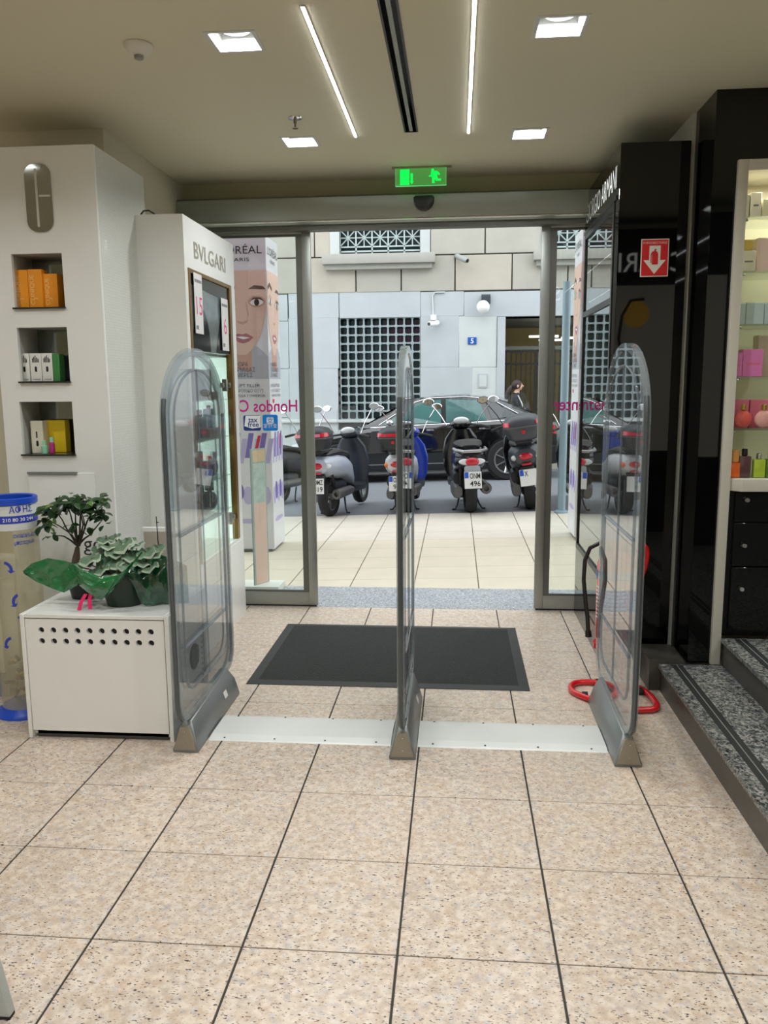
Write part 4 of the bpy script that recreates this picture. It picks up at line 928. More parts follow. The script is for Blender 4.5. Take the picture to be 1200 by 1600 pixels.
pxbox('small cream white carton in front of an amber one, second shelf', 1160, 1182, 392, SHY[1], M('white_carton', (236, 234, 216), .35), y=yf-.01, d=.05, band=GRYI)
pxbox('amber yellow carton at the back of the second shelf', 1156, 1186, 375, SHY[1], M('amber_yellow', (206, 182, 96), .3), y=yf+.09)
pxbox('clear white topped carton with red foot on the second shelf', 1185, 1210, 372, SHY[1], M('blush_carton', (232, 208, 196), .35), y=yf+.01)
pxbox('ice blue perfume carton next to the frame on the third shelf', 1150, 1166, 474, SHY[2], LB)
pxbox('wide ice blue perfume carton on the third shelf', 1167, 1195, 473, SHY[2], LB)
pxbox('pale ice blue carton beyond the wide one on the third shelf', 1196, 1220, 473, SHY[2], LB)
pxbox('lilac pink carton beside the showcase frame on the fourth shelf', 1142, 1161, 552, SHY[3], PK, band=PK2)
pxbox('wide lilac pink carton on the fourth shelf', 1162, 1193, 546, SHY[3], PK, band=PK2)
pxbox('beige carton at the back of the fourth shelf', 1186, 1206, 524, SHY[3], M('beige_carton', (198, 180, 156), .4), y=yf+.10)
pxbox('rose carton behind the round flask near the frame, fifth shelf', 1139, 1171, 625, SHY[4], PK2, y=yf+.05)
pxbox('rose carton behind the pinkish round flask, fifth shelf', 1173, 1215, 625, SHY[4], PK2, y=yf+.05)
def pxflask(label, u, z, w, h, m, cm, shape, y=yf-.005, caph=.28, capw=.5):
    a = at(u, 700, Y=y); 
    # keep the pixel column at the height of the shelf
    a.x = max(a.x, PX+.049+w/2); return perfume(label, (a.x, y, z+.0008), w, .035, h, m, cm, capw, caph, shape)
GOLD = M('gold_cap', (196, 168, 90), .25, .8)
pxflask('round red perfume flask with gold cap on the fifth shelf', 1158, SHY[4], .078, .105, M('red_flask', (214, 92, 84), .06, spec=.7), GOLD, 'round', caph=.25, capw=.3)
pxflask('round pale pink perfume flask with gold cap on the fifth shelf', 1190, SHY[4], .078, .105, M('pale_pink_flask', (226, 166, 158), .06, spec=.7), GOLD, 'round', caph=.25, capw=.3)
pxflask('orange square perfume flask on the white showcase counter', 1144, CT, .046, .125, M('orange_flask', (230, 106, 44), .08), M('orange_clear', (214, 150, 84), .1), 'box', caph=.45, capw=.9)
pxflask('dark plum square perfume flask on the white showcase counter', 1164, CT, .052, .13, M('brown_flask', (92, 66, 66), .08), DK, 'box', caph=.25)
pxflask('lime green perfume flask with silver cap on the white showcase counter', 1187, CT, .050, .11, M('lime_flask', (168, 190, 60), .08), CHROME, 'box', caph=.25)
pxflask('dark green perfume flask next to the lime one on the showcase counter', 1204, CT, .040, .12, M('green_flask', (80, 116, 50), .08), CHROME, 'box', caph=.3)
# ================================================================ FIRE EXTINGUISHER ON ITS STAND
RED = M('extinguisher_red', (206, 22, 30), .25, coat=.4); EXX, EXY = .735, 3.75
t = thing('fire_extinguisher', 'red fire extinguisher with black hose beside the security gate', 'fire extinguisher', (EXX, EXY, .2))
zb_, zt_ = .217, .655
MB().lathe([(.055, zb_), (.078, zb_+.02), (.080, zb_+.04), (.080, zt_-.06), (.070, zt_-.025), (.035, zt_-.003), (.022, zt_)], (EXX, EXY, 0), n=32).build('cylinder', RED, t, True)
def band(z0, z1, m, a0, a1):
    mb = MB(); n = 16; V = []
    for k in range(n+1):
        q = a0+(a1-a0)*k/n; V += [(EXX+.0806*math.sin(q), EXY-.0806*math.cos(q), z0), (EXX+.0806*math.sin(q), EXY-.0806*math.cos(q), z1)]
    return mb.add(V, [(2*k, 2*k+2, 2*k+3, 2*k+1) for k in range(n)])
band(.525, .565, M('label_blue', (40, 70, 150), .4), -1.7, 1.0).build('blue_label', M('label_blue'), t, True)
pl = MB()
for k in range(9): pl.add(*(lambda b: ([tuple(p) for p in b.v], b.f))(band(.34+.018*k, .348+.018*k, RED, -1.5, .6-.1*(k % 3))))
pl.build('label_print', M('label_cream', (230, 216, 206), .5), t)
MB().lathe([(.022, zt_), (.022, zt_+.03), (.03, zt_+.032), (.03, zt_+.045)], (EXX, EXY, 0), n=16).build('valve', RED, t, True)
lv = MB(); lv.tube([(EXX-.01, EXY, zt_+.05), (EXX-.03, EXY-.03, zt_+.07), (EXX-.05, EXY-.06, zt_+.065)], .008, 8); lv.build('lever', BLKS, t, True)
hp_ = [Vector((EXX-.02, EXY-.0, zt_+.035))]+[at(u, v, Y=EXY-.03) for u, v in ((938, 848), (922, 856), (914, 875), (912, 905), (915, 940), (918, 965), (919, 985))]
MB().tube(hp_, [.010]*8, 8).build('hose', BLKS, t, True)
e_ = at(920, 988, Y=EXY-.03); MB().tube([hp_[-1], (e_.x, e_.y, e_.z-.02)], [.013, .016], 8).build('nozzle', BLKS, t, True)
t = thing('extinguisher_stand', 'red bent tube floor stand holding the fire extinguisher', 'stand', (.72, 3.68, 0))
def F0(u, v, z=.016): p = at(u, v, Z=z); return Vector((p.x, p.y, z))
r_ = .014
lp = [F0(970, 1071), F0(925, 1066), F0(900, 1067), F0(892, 1073), F0(896, 1081), F0(915, 1090), F0(938, 1096)]
lp2 = [F0(938, 1096), F0(975, 1108), F0(1010, 1109), F0(1024, 1107), F0(1026, 1100), F0(1014, 1085), F0(1000, 1076), F0(970, 1071)]
def smooth(P, n=4, closed=False):
    out = []; m = len(P)
    for i in range(m if closed else m-1):
        p0, p1, p2, p3 = (P[(i-1) % m] if closed or i > 0 else P[0]), P[i], P[(i+1) % m], (P[(i+2) % m] if closed or i+2 < m else P[-1])
        for k in range(n):
            s = k/n; out.append(.5*((2*p1)+(p2-p0)*s+(2*p0-5*p1+4*p2-p3)*s*s+(3*p1-p0-3*p2+p3)*s**3))
    if not closed: out.append(P[-1])
    return out
MB().tube(smooth(lp+lp2[1:-1], 4, True), r_, 10, closed=True).build('base_loop', RED, t, True)
hu = [Vector((.795, 3.80, .016)), Vector((.81, 3.82, .3)), Vector((.83, 3.82, .55))]+[at(u, v, Y=3.82) for u, v in ((998, 868), (1004, 852), (1011, 862), (1008, 885), (1000, 905))]+[Vector((.835, 3.80, .42))]
MB().tube(smooth(hu, 4), r_*.9, 10).build('handle_tube', RED, t, True)
MB().lathe([(.085, .19), (.088, .192), (.088, .214), (.05, .214)], (EXX, EXY, 0), n=24).build('cradle', RED, t, True)
MB().tube([(EXX+.07, EXY+.03, .20), (.80, 3.80, .20)], .010, 8).build('cradle_arm', RED, t, True)
for u, v in ((914, 1086), (935, 1066), (1000, 1080)):
    p = F0(u, v); MB().lathe([(.0165, -.012), (.0165, .012)], (p.x, p.y, p.z), ax='x', n=12).build('rubber_grip', RUB, t, True)
# ================================================================ THINGS AT THE DOOR, OUTSIDE
# stickers on the left door leaf
def sticker(d, u0, v0, u1, v1, m, name):
    a, b = at(u0, v0, Y=5.0455), at(u1, v1, Y=5.0455)
    o = MB().prism(rrect((a.x+b.x)/2, (a.z+b.z)/2, b.x-a.x, a.z-b.z, .012, 4), 'y', 5.0448, 5.0458).build(name, m, d); return o, a, b
NAVY = M('navy_print', (22, 52, 130), .4); STW = M('sticker_white', (236, 238, 240), .4)
o, a, b = sticker(d1, 380, 649, 408, 673, NAVY, 'tax_free_sticker'); w, h = b.x-a.x, a.z-b.z
MB().prism([(a.x+.006, b.z+h*.30), (a.x+w*.5, b.z+h*.14), (b.x-.002, b.z+h*.22), (b.x-.002, a.z-.003), (a.x+w*.14, a.z-.003)], 'y', 5.0440, 5.0449).build('sticker_field', STW, o)
text('lettering', 'tax', NAVY, o, (a.x+w*.55, 5.0436, b.z+h*.55), X_, Z_, .046, ext=0, bold=.015); text('lettering', 'free', NAVY, o, (a.x+w*.57, 5.0436, b.z+h*.26), X_, Z_, .044, ext=0, bold=.015)
o, a, b = sticker(d1, 410, 648, 434.5, 673, M('payment_blue', (0, 128, 220), .4), 'payment_sticker'); w, h = b.x-a.x, a.z-b.z
MB().prism(rrect(a.x+w*.5, b.z+h*.64, w*.46, h*.42, .008, 4), 'y', 5.0440, 5.0449).build('sticker_field', STW, o)
text('lettering', '支', M('payment_blue'), o, (a.x+w*.5, 5.0436, b.z+h*.50), -X_, Z_, .046, ext=0); text('lettering', '支付宝', STW, o, (a.x+w*.5, 5.0440, b.z+h*.20), -X_, Z_, .030, ext=0)
# ---- advertising towers
PW = M('poster_white', (226, 226, 230), .35); SKIN = M('poster_skin', (226, 190, 172), .4); SKD = M('poster_skin_shade', (202, 156, 138), .4); LIP = M('poster_lips', (176, 96, 104), .35); BRW = M('poster_brow', (84, 58, 48), .5); EYE = M('poster_eye', (40, 32, 30), .4); GYP = M('poster_grey', (186, 188, 198), .4); VIO = M('poster_violet', (122, 104, 186), .4); VIO2 = M('poster_pale_violet', (188, 180, 220), .4); TXT = M('poster_text', (60, 56, 70), .5); RDT = M('poster_red_tag', (204, 40, 70), .4)
def tower(x0, x1, y0, y1, z0, z1, label):
    t = thing('advertising_tower', label, 'advertising sign', ((x0+x1)/2, (y0+y1)/2, z0))
    b = MB().box(x0, x1, y0, y1, z0+.02, z1).build('box', PW, t, bevel=.004)
    MB().box(x0+.02, x1-.02, y0+.02, y1-.02, z0, z0+.02).build('plinth', GREYP, t)
    H = z1-z0; Wd = x1-x0
    for side in range(3):      # front (towards the shop), then the two cheeks
        if side == 0: o_, r_, n_ = Vector((x0, y0, z0)), X_, -Y_
        elif side == 1: o_, r_, n_ = Vector((x1, y0, z0)), Y_, X_
        else: o_, r_, n_ = Vector((x0, y1, z0)), -Y_, -X_
        wd = Wd if side == 0 else y1-y0
        pn = MB().add([o_+r_*.006+Z_*.03+n_*.0006, o_+r_*(wd-.006)+Z_*.03+n_*.0006, o_+r_*(wd-.006)+Z_*(H-.006)+n_*.0006, o_+r_*.006+Z_*(H-.006)+n_*.0006], [(0, 1, 2, 3)]).build('poster', PW, t)
        def P(u, v, lay): return o_+r_*(u*wd)+Z_*(v*H)+n_*(.0006+.0007*lay)
        def shape(nm, m, pts, lay):
            MB().flat([P(u, v, lay) for u, v in pts]).build(nm, m, pn)
        def ov(cu, cv, ru, rv, a0=0, a1=6.283, n=20, rot=0): return [(cu+ru*math.cos(q)*math.cos(rot)-rv*math.sin(q)*math.sin(rot)*2.2, cv+rv*math.sin(q)*math.cos(rot)+ru*math.cos(q)*math.sin(rot)/4.6) for q in [a0+(a1-a0)*k/n for k in range(n+(0 if a1-a0 > 6 else 1))]]
        shape('shoulder_print', GYP, [(.012, .56), (.988, .56), (.988, .63), (.8, .66), (.6, .67), (.3, .66), (.012, .64)], 1)
        shape('neck_print', SKD, [(.26, .60), (.66, .58), (.70, .70), (.24, .70)], 2)
        shape('face_print', SKIN, [(.012, .895), (.985, .895), (.985, .78), (.93, .735), (.84, .69), (.70, .655), (.56, .635), (.42, .635), (.24, .66), (.08, .71), (.012, .76)], 3)
        shape('brow_print', BRW, [(.64, .838), (.76, .850), (.93, .846), (.985, .836), (.93, .836), (.76, .838)], 4)
        shape('brow_print', BRW, [(.03, .846), (.20, .862), (.40, .846), (.38, .836), (.20, .848), (.05, .836)], 4)
        shape('eyelid_print', SKD, ov(.80, .800, .17, .018), 4); shape('eyelid_print', SKD, ov(.22, .806, .17, .018), 4)
        shape('eye_white_print', STW, ov(.80, .797, .125, .0095), 5); shape('eye_white_print', STW, ov(.22, .803, .125, .0095), 5)
        shape('eye_print', EYE, ov(.80, .797, .05, .0105), 6); shape('eye_print', EYE, ov(.22, .803, .05, .0105), 6)
        shape('lash_print', EYE, [(.66, .798), (.74, .808), (.86, .808), (.96, .800), (.87, .812), (.74, .812)], 6)
        shape('nose_print', SKD, [(.40, .742), (.44, .733), (.52, .730), (.60, .735), (.63, .745), (.58, .742), (.52, .738), (.45, .740)], 4)
        shape('nose_print', SKD, [(.60, .745), (.64, .76), (.60, .80), (.585, .80), (.615, .76)], 4)
        shape('lips_print', LIP, [(.32, .694), (.42, .702), (.50, .699), (.58, .703), (.72, .690), (.62, .676), (.52, .671), (.42, .675)], 4); shape('teeth_print', STW, [(.38, .692), (.50, .693), (.65, .689), (.52, .684)], 5)
        for k in range(7):
            u = .08+.13*k; s = .06*(k % 2)
            shape('product_print', VIO if k % 2 else VIO2, [(u, .29+s*.3), (u+.10, .29+s*.3), (u+.19, .37+s*.3), (u+.09, .37+s*.3)], 2)
        shape('product_print', RDT, [(.66, .33), (.72, .33), (.80, .38), (.74, .38)], 3)
        for k in range(5): shape('flower_print', VIO if k % 2 else VIO2, ov(.15+.18*k, .185+.012*(k % 2), .10, .03), 2)
        shape('flower_print', VIO2, ov(.5, .10, .35, .008), 2)
        def T(s, v, hh, w_, m=TXT, u=.5): text('lettering', s, m, pn, P(u, v, 8), r_, Z_, hh*H, ext=0, width=w_*wd)
        T("L'ORÉAL", .945, .034, .84, M('poster_black', (40, 40, 44), .5)); T('PARIS', .922, .016, .36, M('poster_black'))
        T('Η ΔΙΑΦΟΡΑ', .600, .018, .50, u=.34); T('ΕΠΙΔΕΡΜΙΔΑΣ', .583, .018, .62, u=.42); T('ΣΕ 7 ΗΜΕΡΕΣ', .566, .018, .60, u=.38)
        T('REVITALIFT FILLER', .534, .015, .74, u=.44); T('[+ΥΑΛΟΥΡΟΝΙΚΟ ΟΞΥ]', .518, .014, .80, GYP if False else M('poster_text_light', (120, 116, 128), .5), u=.47); T('Η ΦΡΟΝΤΙΔΑ 7 ΗΜΕΡΩΝ', .503, .011, .82, u=.5)
        shape('tag_print', RDT, [(.20, .483), (.36, .483), (.36, .495), (.20, .495)], 2)
    return t
c0 = at(429, 860, Z=-.06); tw = .46
zL = gp(c0.x, c0.y)
tower(c0.x-tw, c0.x, c0.y, c0.y+.46, zL+.004, at(413, 367, Y=c0.y).z, 'tall white cosmetics advertising tower with a face, behind the leaflet stand')
c1 = at(897, 844, Z=.01); tower(c1.x, c1.x+tw, c1.y, c1.y+.44, gp(c1.x+tw, c1.y)+.003, at(896, 355, Y=c1.y).z, 'tall white cosmetics advertising tower with a face, beside the blue-grey pole')
# ---- leaflet / mirror stand just outside the left leaf
t = thing('poster_stand', 'slim upright poster stand on a white base plate outside the glass door', 'poster stand', (-1.33, 5.5, 0))
b0, b1, b2 = at(371, 925, Z=.02), at(436, 922, Z=.02), at(457, 906, Z=.02)
MB().prism([(b0.x-.12, 5.36), (b1.x, 5.36), (b2.x-.03, 5.562), (b0.x-.12, 5.562)], 'z', .001, .045).build('base_plate', M('stand_white', (218, 220, 212), .4), t, bevel=.002)
pA, pB = at(398, 920, Y=5.39), at(420, 905, Y=5.52); zt = at(398, 702, Y=5.39).z
def upr(off0, off1, z0, z1, th=.006):
    d = Vector((pB.x-pA.x, 5.52-5.39, 0)); L = d.length; d.normalize(); n_ = Vector((d.y, -d.x, 0)); A = Vector((pA.x, 5.39, 0))
    q = [A+d*off0-n_*th, A+d*(L-off1)-n_*th, A+d*(L-off1)+n_*th, A+d*off0+n_*th]
    return MB().prism([(p.x, p.y) for p in q], 'z', z0, z1)
upr(0, 0, .045, zt).build('acrylic_frame', M('acrylic_edge', (150, 168, 160), .2), t)
upr(.012, .012, .05, .62, .0075).build('poster_lower', M('poster_peach', (212, 178, 160), .4), t)
upr(.012, .012, .62, zt-.10, .0075).build('poster_upper', M('poster_teal_grey', (168, 182, 172), .4, vary=.4, scale=20), t)
upr(.012, .012, zt-.09, zt-.01, .0075).build('poster_head', M('poster_tan', (196, 168, 130), .4), t)
# ---- blue-grey post on the kerb
p = at(877, 799, Y=9.02); zz = gp(p.x, 9.02)
t = thing('street_post', 'blue-grey steel post standing at the kerb', 'post', (p.x, 9.02, zz))
MB().tube([(p.x, 9.02, zz), (p.x, 9.02, at(880, 440, Y=9.02).z)], .043, 14).build('pole', M('post_paint', (138, 160, 172), .45), t, True)
MB().lathe([(.08, 0), (.08, .012), (.05, .03)], (p.x, 9.02, zz), n=18).build('foot', M('post_paint'), t, True)
# ================================================================ BUILDING ACROSS THE STREET
FYB = 16.6
bld = thing('stone_building', 'pale stone office building across the street with barred windows', 'building', (0, FYB+.3, -.2))
def fp(u, v): p = at(u, v, Y=FYB); return p.x, p.z
STN = M('limestone_block', (172, 169, 158), .8, vary=.13, scale=3, bump=.1); STN2 = M('limestone_block_warm', (180, 174, 160), .8, vary=.13, scale=3.4, bump=.1); JNT = M('stone_joint', (84, 84, 80), .9)
MRB = M('grey_marble_slab', (180, 187, 190), .45, vary=.10, scale=2.2); MRB2 = M('pale_marble_slab', (196, 202, 200), .45, vary=.08, scale=2.6)
zA0 = fp(660, 456)[1]; zA1 = fp(660, 399)[1]
rowh = zA1-zA0
# openings: lower window, upper windows, entrance
lw0, lw1 = fp(530, 497), fp(657, 655); uw0, uw1 = fp(530, 340), fp(657, 397); en0 = fp(790, 495)
sh = fp(833, 400)[0]-fp(505, 400)[0]
LW = (lw0[0], lw1[0], lw1[1], lw0[1]); UW = (uw0[0], uw1[0], uw1[1]+.02, uw1[1]+1.9); UW2 = (UW[0]+sh, UW[1]+sh, UW[2], UW[3]); EN = (en0[0], en0[0]+2.05, -.6, en0[1])
UW3 = (UW[0]-sh, UW[1]-sh, UW[2], UW[3])
wb_ = MB(); plate(wb_, -12, 12, -.8, 14, [LW, UW, UW2, UW3, EN], lambda a, b, c, d: wb_.box(a, b, FYB+.03, FYB+.5, c, d)); wb_.build('wall', JNT, bld)
def clip_put(holes, name, m, x0, x1, z0, z1, g=.012, dep=.05):
    mb = MB(); any_ = []
    def put(a, b, c, d):
        any_.append(1); mb.box(a, b, FYB-(.0 if dep < .05 else .012), FYB+.03, c, d)
    hs = [h for h in holes if h[0] < x1 and h[1] > x0 and h[2] < z1 and h[3] > z0]
    if hs:
        hh = [(max(h[0], x0), min(h[1], x1), max(h[2], z0), min(h[3], z1)) for h in hs]
        plate(mb, x0+g, x1-g, z0+g, z1-g, [(a, b, c, d) for a, b, c, d in hh], put)
        if any_: return mb.build(name, m, bld)
    else:
        put(x0+g, x1-g, z0+g, z1-g); return mb.build(name, m, bld, bevel=.008, seg=1)
HL = [UW, UW2, UW3]
ja = [fp(u, 430)[0] for u in (556, 627, 711, 800)]; stp = 1.08
while ja[0] > -9: ja.insert(0, ja[0]-stp)
while ja[-1] < 9: ja.append(ja[-1]+stp)
jb_ = [fp(u, 380)[0] for u in (672, 758)]; jb_ = [jb_[0]-2.3, jb_[0]]+[jb_[1]]
while jb_[0] > -9: jb_.insert(0, jb_[0]-1.12)
while jb_[-1] < 9: jb_.append(jb_[-1]+1.12)
for r in range(4):
    J = ja if r % 2 == 0 else jb_
    for k in range(len(J)-1): clip_put(HL, 'stone_block', STN if (k*7+r*3) % 3 else STN2, J[k], J[k+1], zA0+rowh*r, zA0+rowh*(r+1))
up = MB().box(-12, 12, FYB-.01, FYB+.03, zA0+rowh*4+.02, 14).build('upper_wall_face', STN, bld)
# marble slabs of the ground floor
slabs = [(450, 456, 530, 497), (530, 456, 657, 497), (657, 456, 725, 494), (725, 456, 845, 494), (450, 497, 530, 576), (450, 576, 530, 700), (657, 494, 717, 574), (717, 494, 776, 574), (657, 574, 738, 700), (738, 574, 776, 700)]
for k, (u0, v0, u1, v1) in enumerate(slabs):
    a, b = fp(u0, v0), fp(u1, v1); clip_put([LW, EN], 'marble_slab', MRB2 if k in (7, 9) else MRB, a[0], b[0], max(b[1], -.3), a[1], g=.003, dep=.03)
xs_ = fp(450, 500)[0]
for k in range(4):
    for (z0, z1) in ((-.3, .75), (.75, 1.75), (1.75, 2.7), (2.7, zA0)): clip_put([], 'marble_slab', MRB, xs_-1.3*(k+1), xs_-1.3*k, z0, z1, g=.003, dep=.03)
for k in range(4):
    for (z0, z1) in ((-.3, .75), (.75, 1.75), (1.75, 2.7), (2.7, zA0)): clip_put([EN], 'marble_slab', MRB, EN[1]+1.3*k, EN[1]+1.3*(k+1), z0, z1, g=.003, dep=.03)
xe = fp(845, 470)[0]; clip_put([EN], 'marble_slab', MRB, xe, EN[1], EN[3], zA0, g=.003, dep=.03)
a = fp(776, 600); jm = MB().box(a[0], EN[0], FYB-.02, FYB+.02, -.3, EN[3]).build('door_jamb', MRB, bld)
# plinth course and sills
sl = MB().box(LW[0]-2.2, LW[1]+.02, FYB-.05, FYB+.03, LW[2]-.06, LW[2]).build('sill', MRB2, bld, bevel=.008)
lg0, lg1 = fp(505, 400), fp(680, 410)
for dx in (0, sh, -sh):
    l = MB().box(lg0[0]+dx, lg1[0]+dx, FYB-.22, FYB+.03, lg1[1]-.02, lg0[1]).build('window_ledge', M('ledge_stone', (166, 165, 156), .8, vary=.1), bld, bevel=.015)
    MB().box(lg0[0]+dx+.06, lg1[0]+dx-.06, FYB-.14, FYB+.02, lg1[1]-.12, lg1[1]-.02).build('ledge_moulding', M('ledge_stone'), l, bevel=.01)
# lower window lattice
BAR = M('grille_paint', (150, 164, 166), .5); DARK = M('dark_interior', (24, 30, 30), .4); PANE = M('old_dark_pane', (40, 54, 56), .08, spec=.6)
wn = MB().box(LW[0], LW[1], FYB+.28, FYB+.30, LW[2], LW[3]).build('window_pane', PANE, bld)
gl_ = MB(); W2, H2 = LW[1]-LW[0], LW[3]-LW[2]; nx, nz = 10, 12; px_s, pz_s = W2/nx, H2/nz
gl_ = bpy.data.objects.new('window_grille', None); COL.objects.link(gl_); gl_.parent = bld; ORG[gl_] = ORG[bld]
for k in range(nx+1):
    x = LW[0]+k*px_s; MB().box(x-.016, x+.016, FYB+.04, FYB+.07, LW[2], LW[3]).build('grille_bar', BAR, gl_)
for k in range(nz+1):
    z = LW[2]+k*pz_s; MB().box(LW[0], LW[1], FYB+.045, FYB+.065, z-.016, z+.016).build('grille_bar', BAR, gl_)
bs = MB()
for i in range(nx+1):
    for k in range(nz+1):
        x, z = LW[0]+i*px_s, LW[2]+k*pz_s; bs.prism([(x+.038*math.cos(q*math.pi/4), z+.038*math.sin(q*math.pi/4)) for q in range(8)], 'y', FYB+.03, FYB+.075)
b_ = bs.build('grille_bosses', BAR, gl_); b_['kind'] = 'stuff'
# upper windows with star grilles
BAR2 = M('grille_pale', (178, 190, 190), .5)
for UU in (UW, UW2, UW3):
    MB().box(UU[0], UU[1], FYB+.20, FYB+.22, UU[2], UU[3]).build('window_pane', PANE, bld)
    for xx in (UU[0]-.19, UU[1]+.0): MB().box(xx, xx+.19, FYB-.03, FYB+.03, UU[2], UU[3]).build('window_pilaster', MRB2, bld, bevel=.006)
    g_ = bpy.data.objects.new('window_grille', None); COL.objects.link(g_); g_.parent = bld; ORG[g_] = ORG[bld]
    n_ = 5; s = (UU[1]-UU[0])/n_
    MB().box(UU[0], UU[1], FYB+.05, FYB+.08, UU[2]+.05, UU[2]+.08).build('grille_bar', BAR2, g_); MB().box(UU[0], UU[1], FYB+.05, FYB+.08, UU[2]+.14, UU[2]+.165).build('grille_bar', BAR2, g_)
    for k in range(n_+1): MB().box(UU[0]+k*s-.014, UU[0]+k*s+.014, FYB+.05, FYB+.08, UU[2], UU[3]).build('grille_bar', BAR2, g_)
    for r in range(3):
        z0 = UU[2]+.165+r*(s+.03); 
        MB().box(UU[0], UU[1], FYB+.05, FYB+.08, z0+s, z0+s+.028).build('grille_bar', BAR2, g_)
        for k in range(n_):
            x0 = UU[0]+k*s; st = MB(); c_ = (x0+s/2, FYB+.065, z0+s/2)
            for q in range(8):
                e = (x0+s/2+s*.5*max(-1, min(1, 1.42*math.cos(q*math.pi/4))), FYB+.065, z0+s/2+s*.5*max(-1, min(1, 1.42*math.sin(q*math.pi/4)))); st.tube([c_, e], .012, 4)
            st.build('grille_star', BAR2, g_)
# entrance passage with gate
pas = MB(); pas.box(EN[0]-.1, EN[0], FYB+.02, FYB+3.5, -.6, EN[3]); pas.box(EN[1], EN[1]+.1, FYB+.02, FYB+3.5, -.6, EN[3]); pas.box(EN[0], EN[1], FYB+.02, FYB+3.5, EN[3], EN[3]+.1)
pas.build('passage_wall', M('passage_grey', (120, 124, 116), .7), bld)
MB().box(EN[0], EN[1], FYB+3.4, FYB+3.5, -.6, EN[3]).build('passage_back_wall', M('passage_yellow', (206, 186, 130), .7, vary=.1), bld)
MB().box(EN[0], EN[1], FYB+.6, FYB+.66, en0[1]-.62, en0[1]-.55).build('passage_beam', M('passage_grey'), bld)
for xx, yy, ll in ((EN[0]+.55, FYB+.9, .6), (EN[0]+1.3, FYB+1.6, .5), (EN[0]+.9, FYB+2.4, .6)):
    MB().box(xx, xx+ll, yy, yy+.05, EN[3]-.36, EN[3]-.32).build('lamp_tube', M('tube_glow', (255, 255, 246), .4, emit=5), bld)
gt = bpy.data.objects.new('entrance_gate', None); COL.objects.link(gt); gt.parent = bld; ORG[gt] = ORG[bld]
IRN = M('black_iron', (26, 26, 24), .5); ztop = fp(815, 548)[1]
for k in range(21):
    x = EN[0]+.05+k*(2.0/20); MB().box(x-.011, x+.011, FYB+.4, FYB+.42, -.2, ztop).build('gate_bar', IRN, gt)
for z in (ztop, fp(815, 568)[1], .35): MB().box(EN[0], EN[1], FYB+.39, FYB+.43, z-.02, z+.02).build('gate_rail', IRN, gt)
MB().box(EN[0]+.62, EN[0]+.68, FYB+.385, FYB+.435, -.2, ztop).build('gate_post', IRN, gt)
# fittings on the facade
p = fp(759, 468); t = thing('wall_lamp', 'white globe lamp on a dark bracket beside the entrance', 'lamp', (p[0], FYB-.1, p[1]))
MB().box(p[0]-.09, p[0]+.09, FYB-.10, FYB-.013, p[1]-.09, p[1]+.09).build('bracket', M('lamp_bracket', (60, 66, 70), .4), t, bevel=.006)
g2 = fp(754.5, 481); MB().ell((g2[0], FYB-.19, g2[1]), .128, .128, .128, 20, 12).build('globe', M('globe_white', (240, 242, 240), .25), t, True)
MB().tube([(p[0], FYB-.10, p[1]-.02), (g2[0], FYB-.19, g2[1]+.11)], .03, 8).build('neck', M('lamp_bracket'), t)
a, b = fp(731, 527), fp(744.5, 538); t = thing('house_number_plate', 'blue enamel house number plate with a white 5', 'number plate', ((a[0]+b[0])/2, FYB-.02, b[1]))
MB().box(a[0], b[0], FYB-.02, FYB-.001, b[1], a[1]).build('plate', M('enamel_blue', (40, 88, 170), .3), t, bevel=.003); text('numeral', '5', STW, t, ((a[0]+b[0])/2, FYB-.0215, b[1]+.02), X_, Z_, .14, ext=0, bold=.01)
a, b = fp(747, 584), fp(762, 606); t = thing('meter_hatch', 'small pale metal hatch with rivets in the marble facade', 'hatch', ((a[0]+b[0])/2, FYB-.01, b[1]))
MB().box(a[0], b[0], FYB-.012, FYB-.001, b[1], a[1]).build('frame', MRB, t); MB().box(a[0]+.025, b[0]-.025, FYB-.018, FYB-.012, b[1]+.025, a[1]-.025).build('cover', MRB2, t)
def bullet(label, u0, v0, u1, v1, m):
    a, b = fp(u0, v0), fp(u1, v1); L = Vector((b[0]-a[0], -.22, b[1]-a[1]))
    t = thing('security_camera', label, 'security camera', (a[0], FYB-.03, a[1])); A = Vector((a[0], FYB-.07, a[1]))
    MB().tube([A, A+L*.9, A+L], [.05, .055, .045], 12).build('housing', m, t, True); MB().lathe([(.05, FYB-.024), (.05, FYB-.06)], (a[0], 0, a[1]+.02), ax='y', n=14).build('mount', m, t, True)
    MB().tube([A+L*1.0, A+L*1.02], .035, 12).build('lens', BLKS, t)
bullet('grey bullet camera pointing down from the stone blocks', 714, 401, 730, 411, M('camera_grey', (150, 152, 150), .4)); bullet('white bullet camera mounted under a cable conduit', 683, 506, 671, 508, M('camera_white', (232, 234, 232), .35))
a, b, c_ = fp(680, 457), fp(676, 462), fp(677, 494)
t = thing('cable_conduit', 'thin pale cable conduit with junction box on the facade', 'conduit', (c_[0], FYB-.02, c_[1]))
MB().tube([(fp(695, 455)[0], FYB-.02, a[1]), (a[0], FYB-.02, a[1]), (b[0], FYB-.02, b[1]), (c_[0], FYB-.02, c_[1])], .016, 6).build('pipe', MRB2, t, True); MB().box(c_[0]-.05, c_[0]+.06, FYB-.07, FYB-.005, c_[1]-.08, c_[1]+.02).build('junction_box', M('camera_white'), t, bevel=.005)
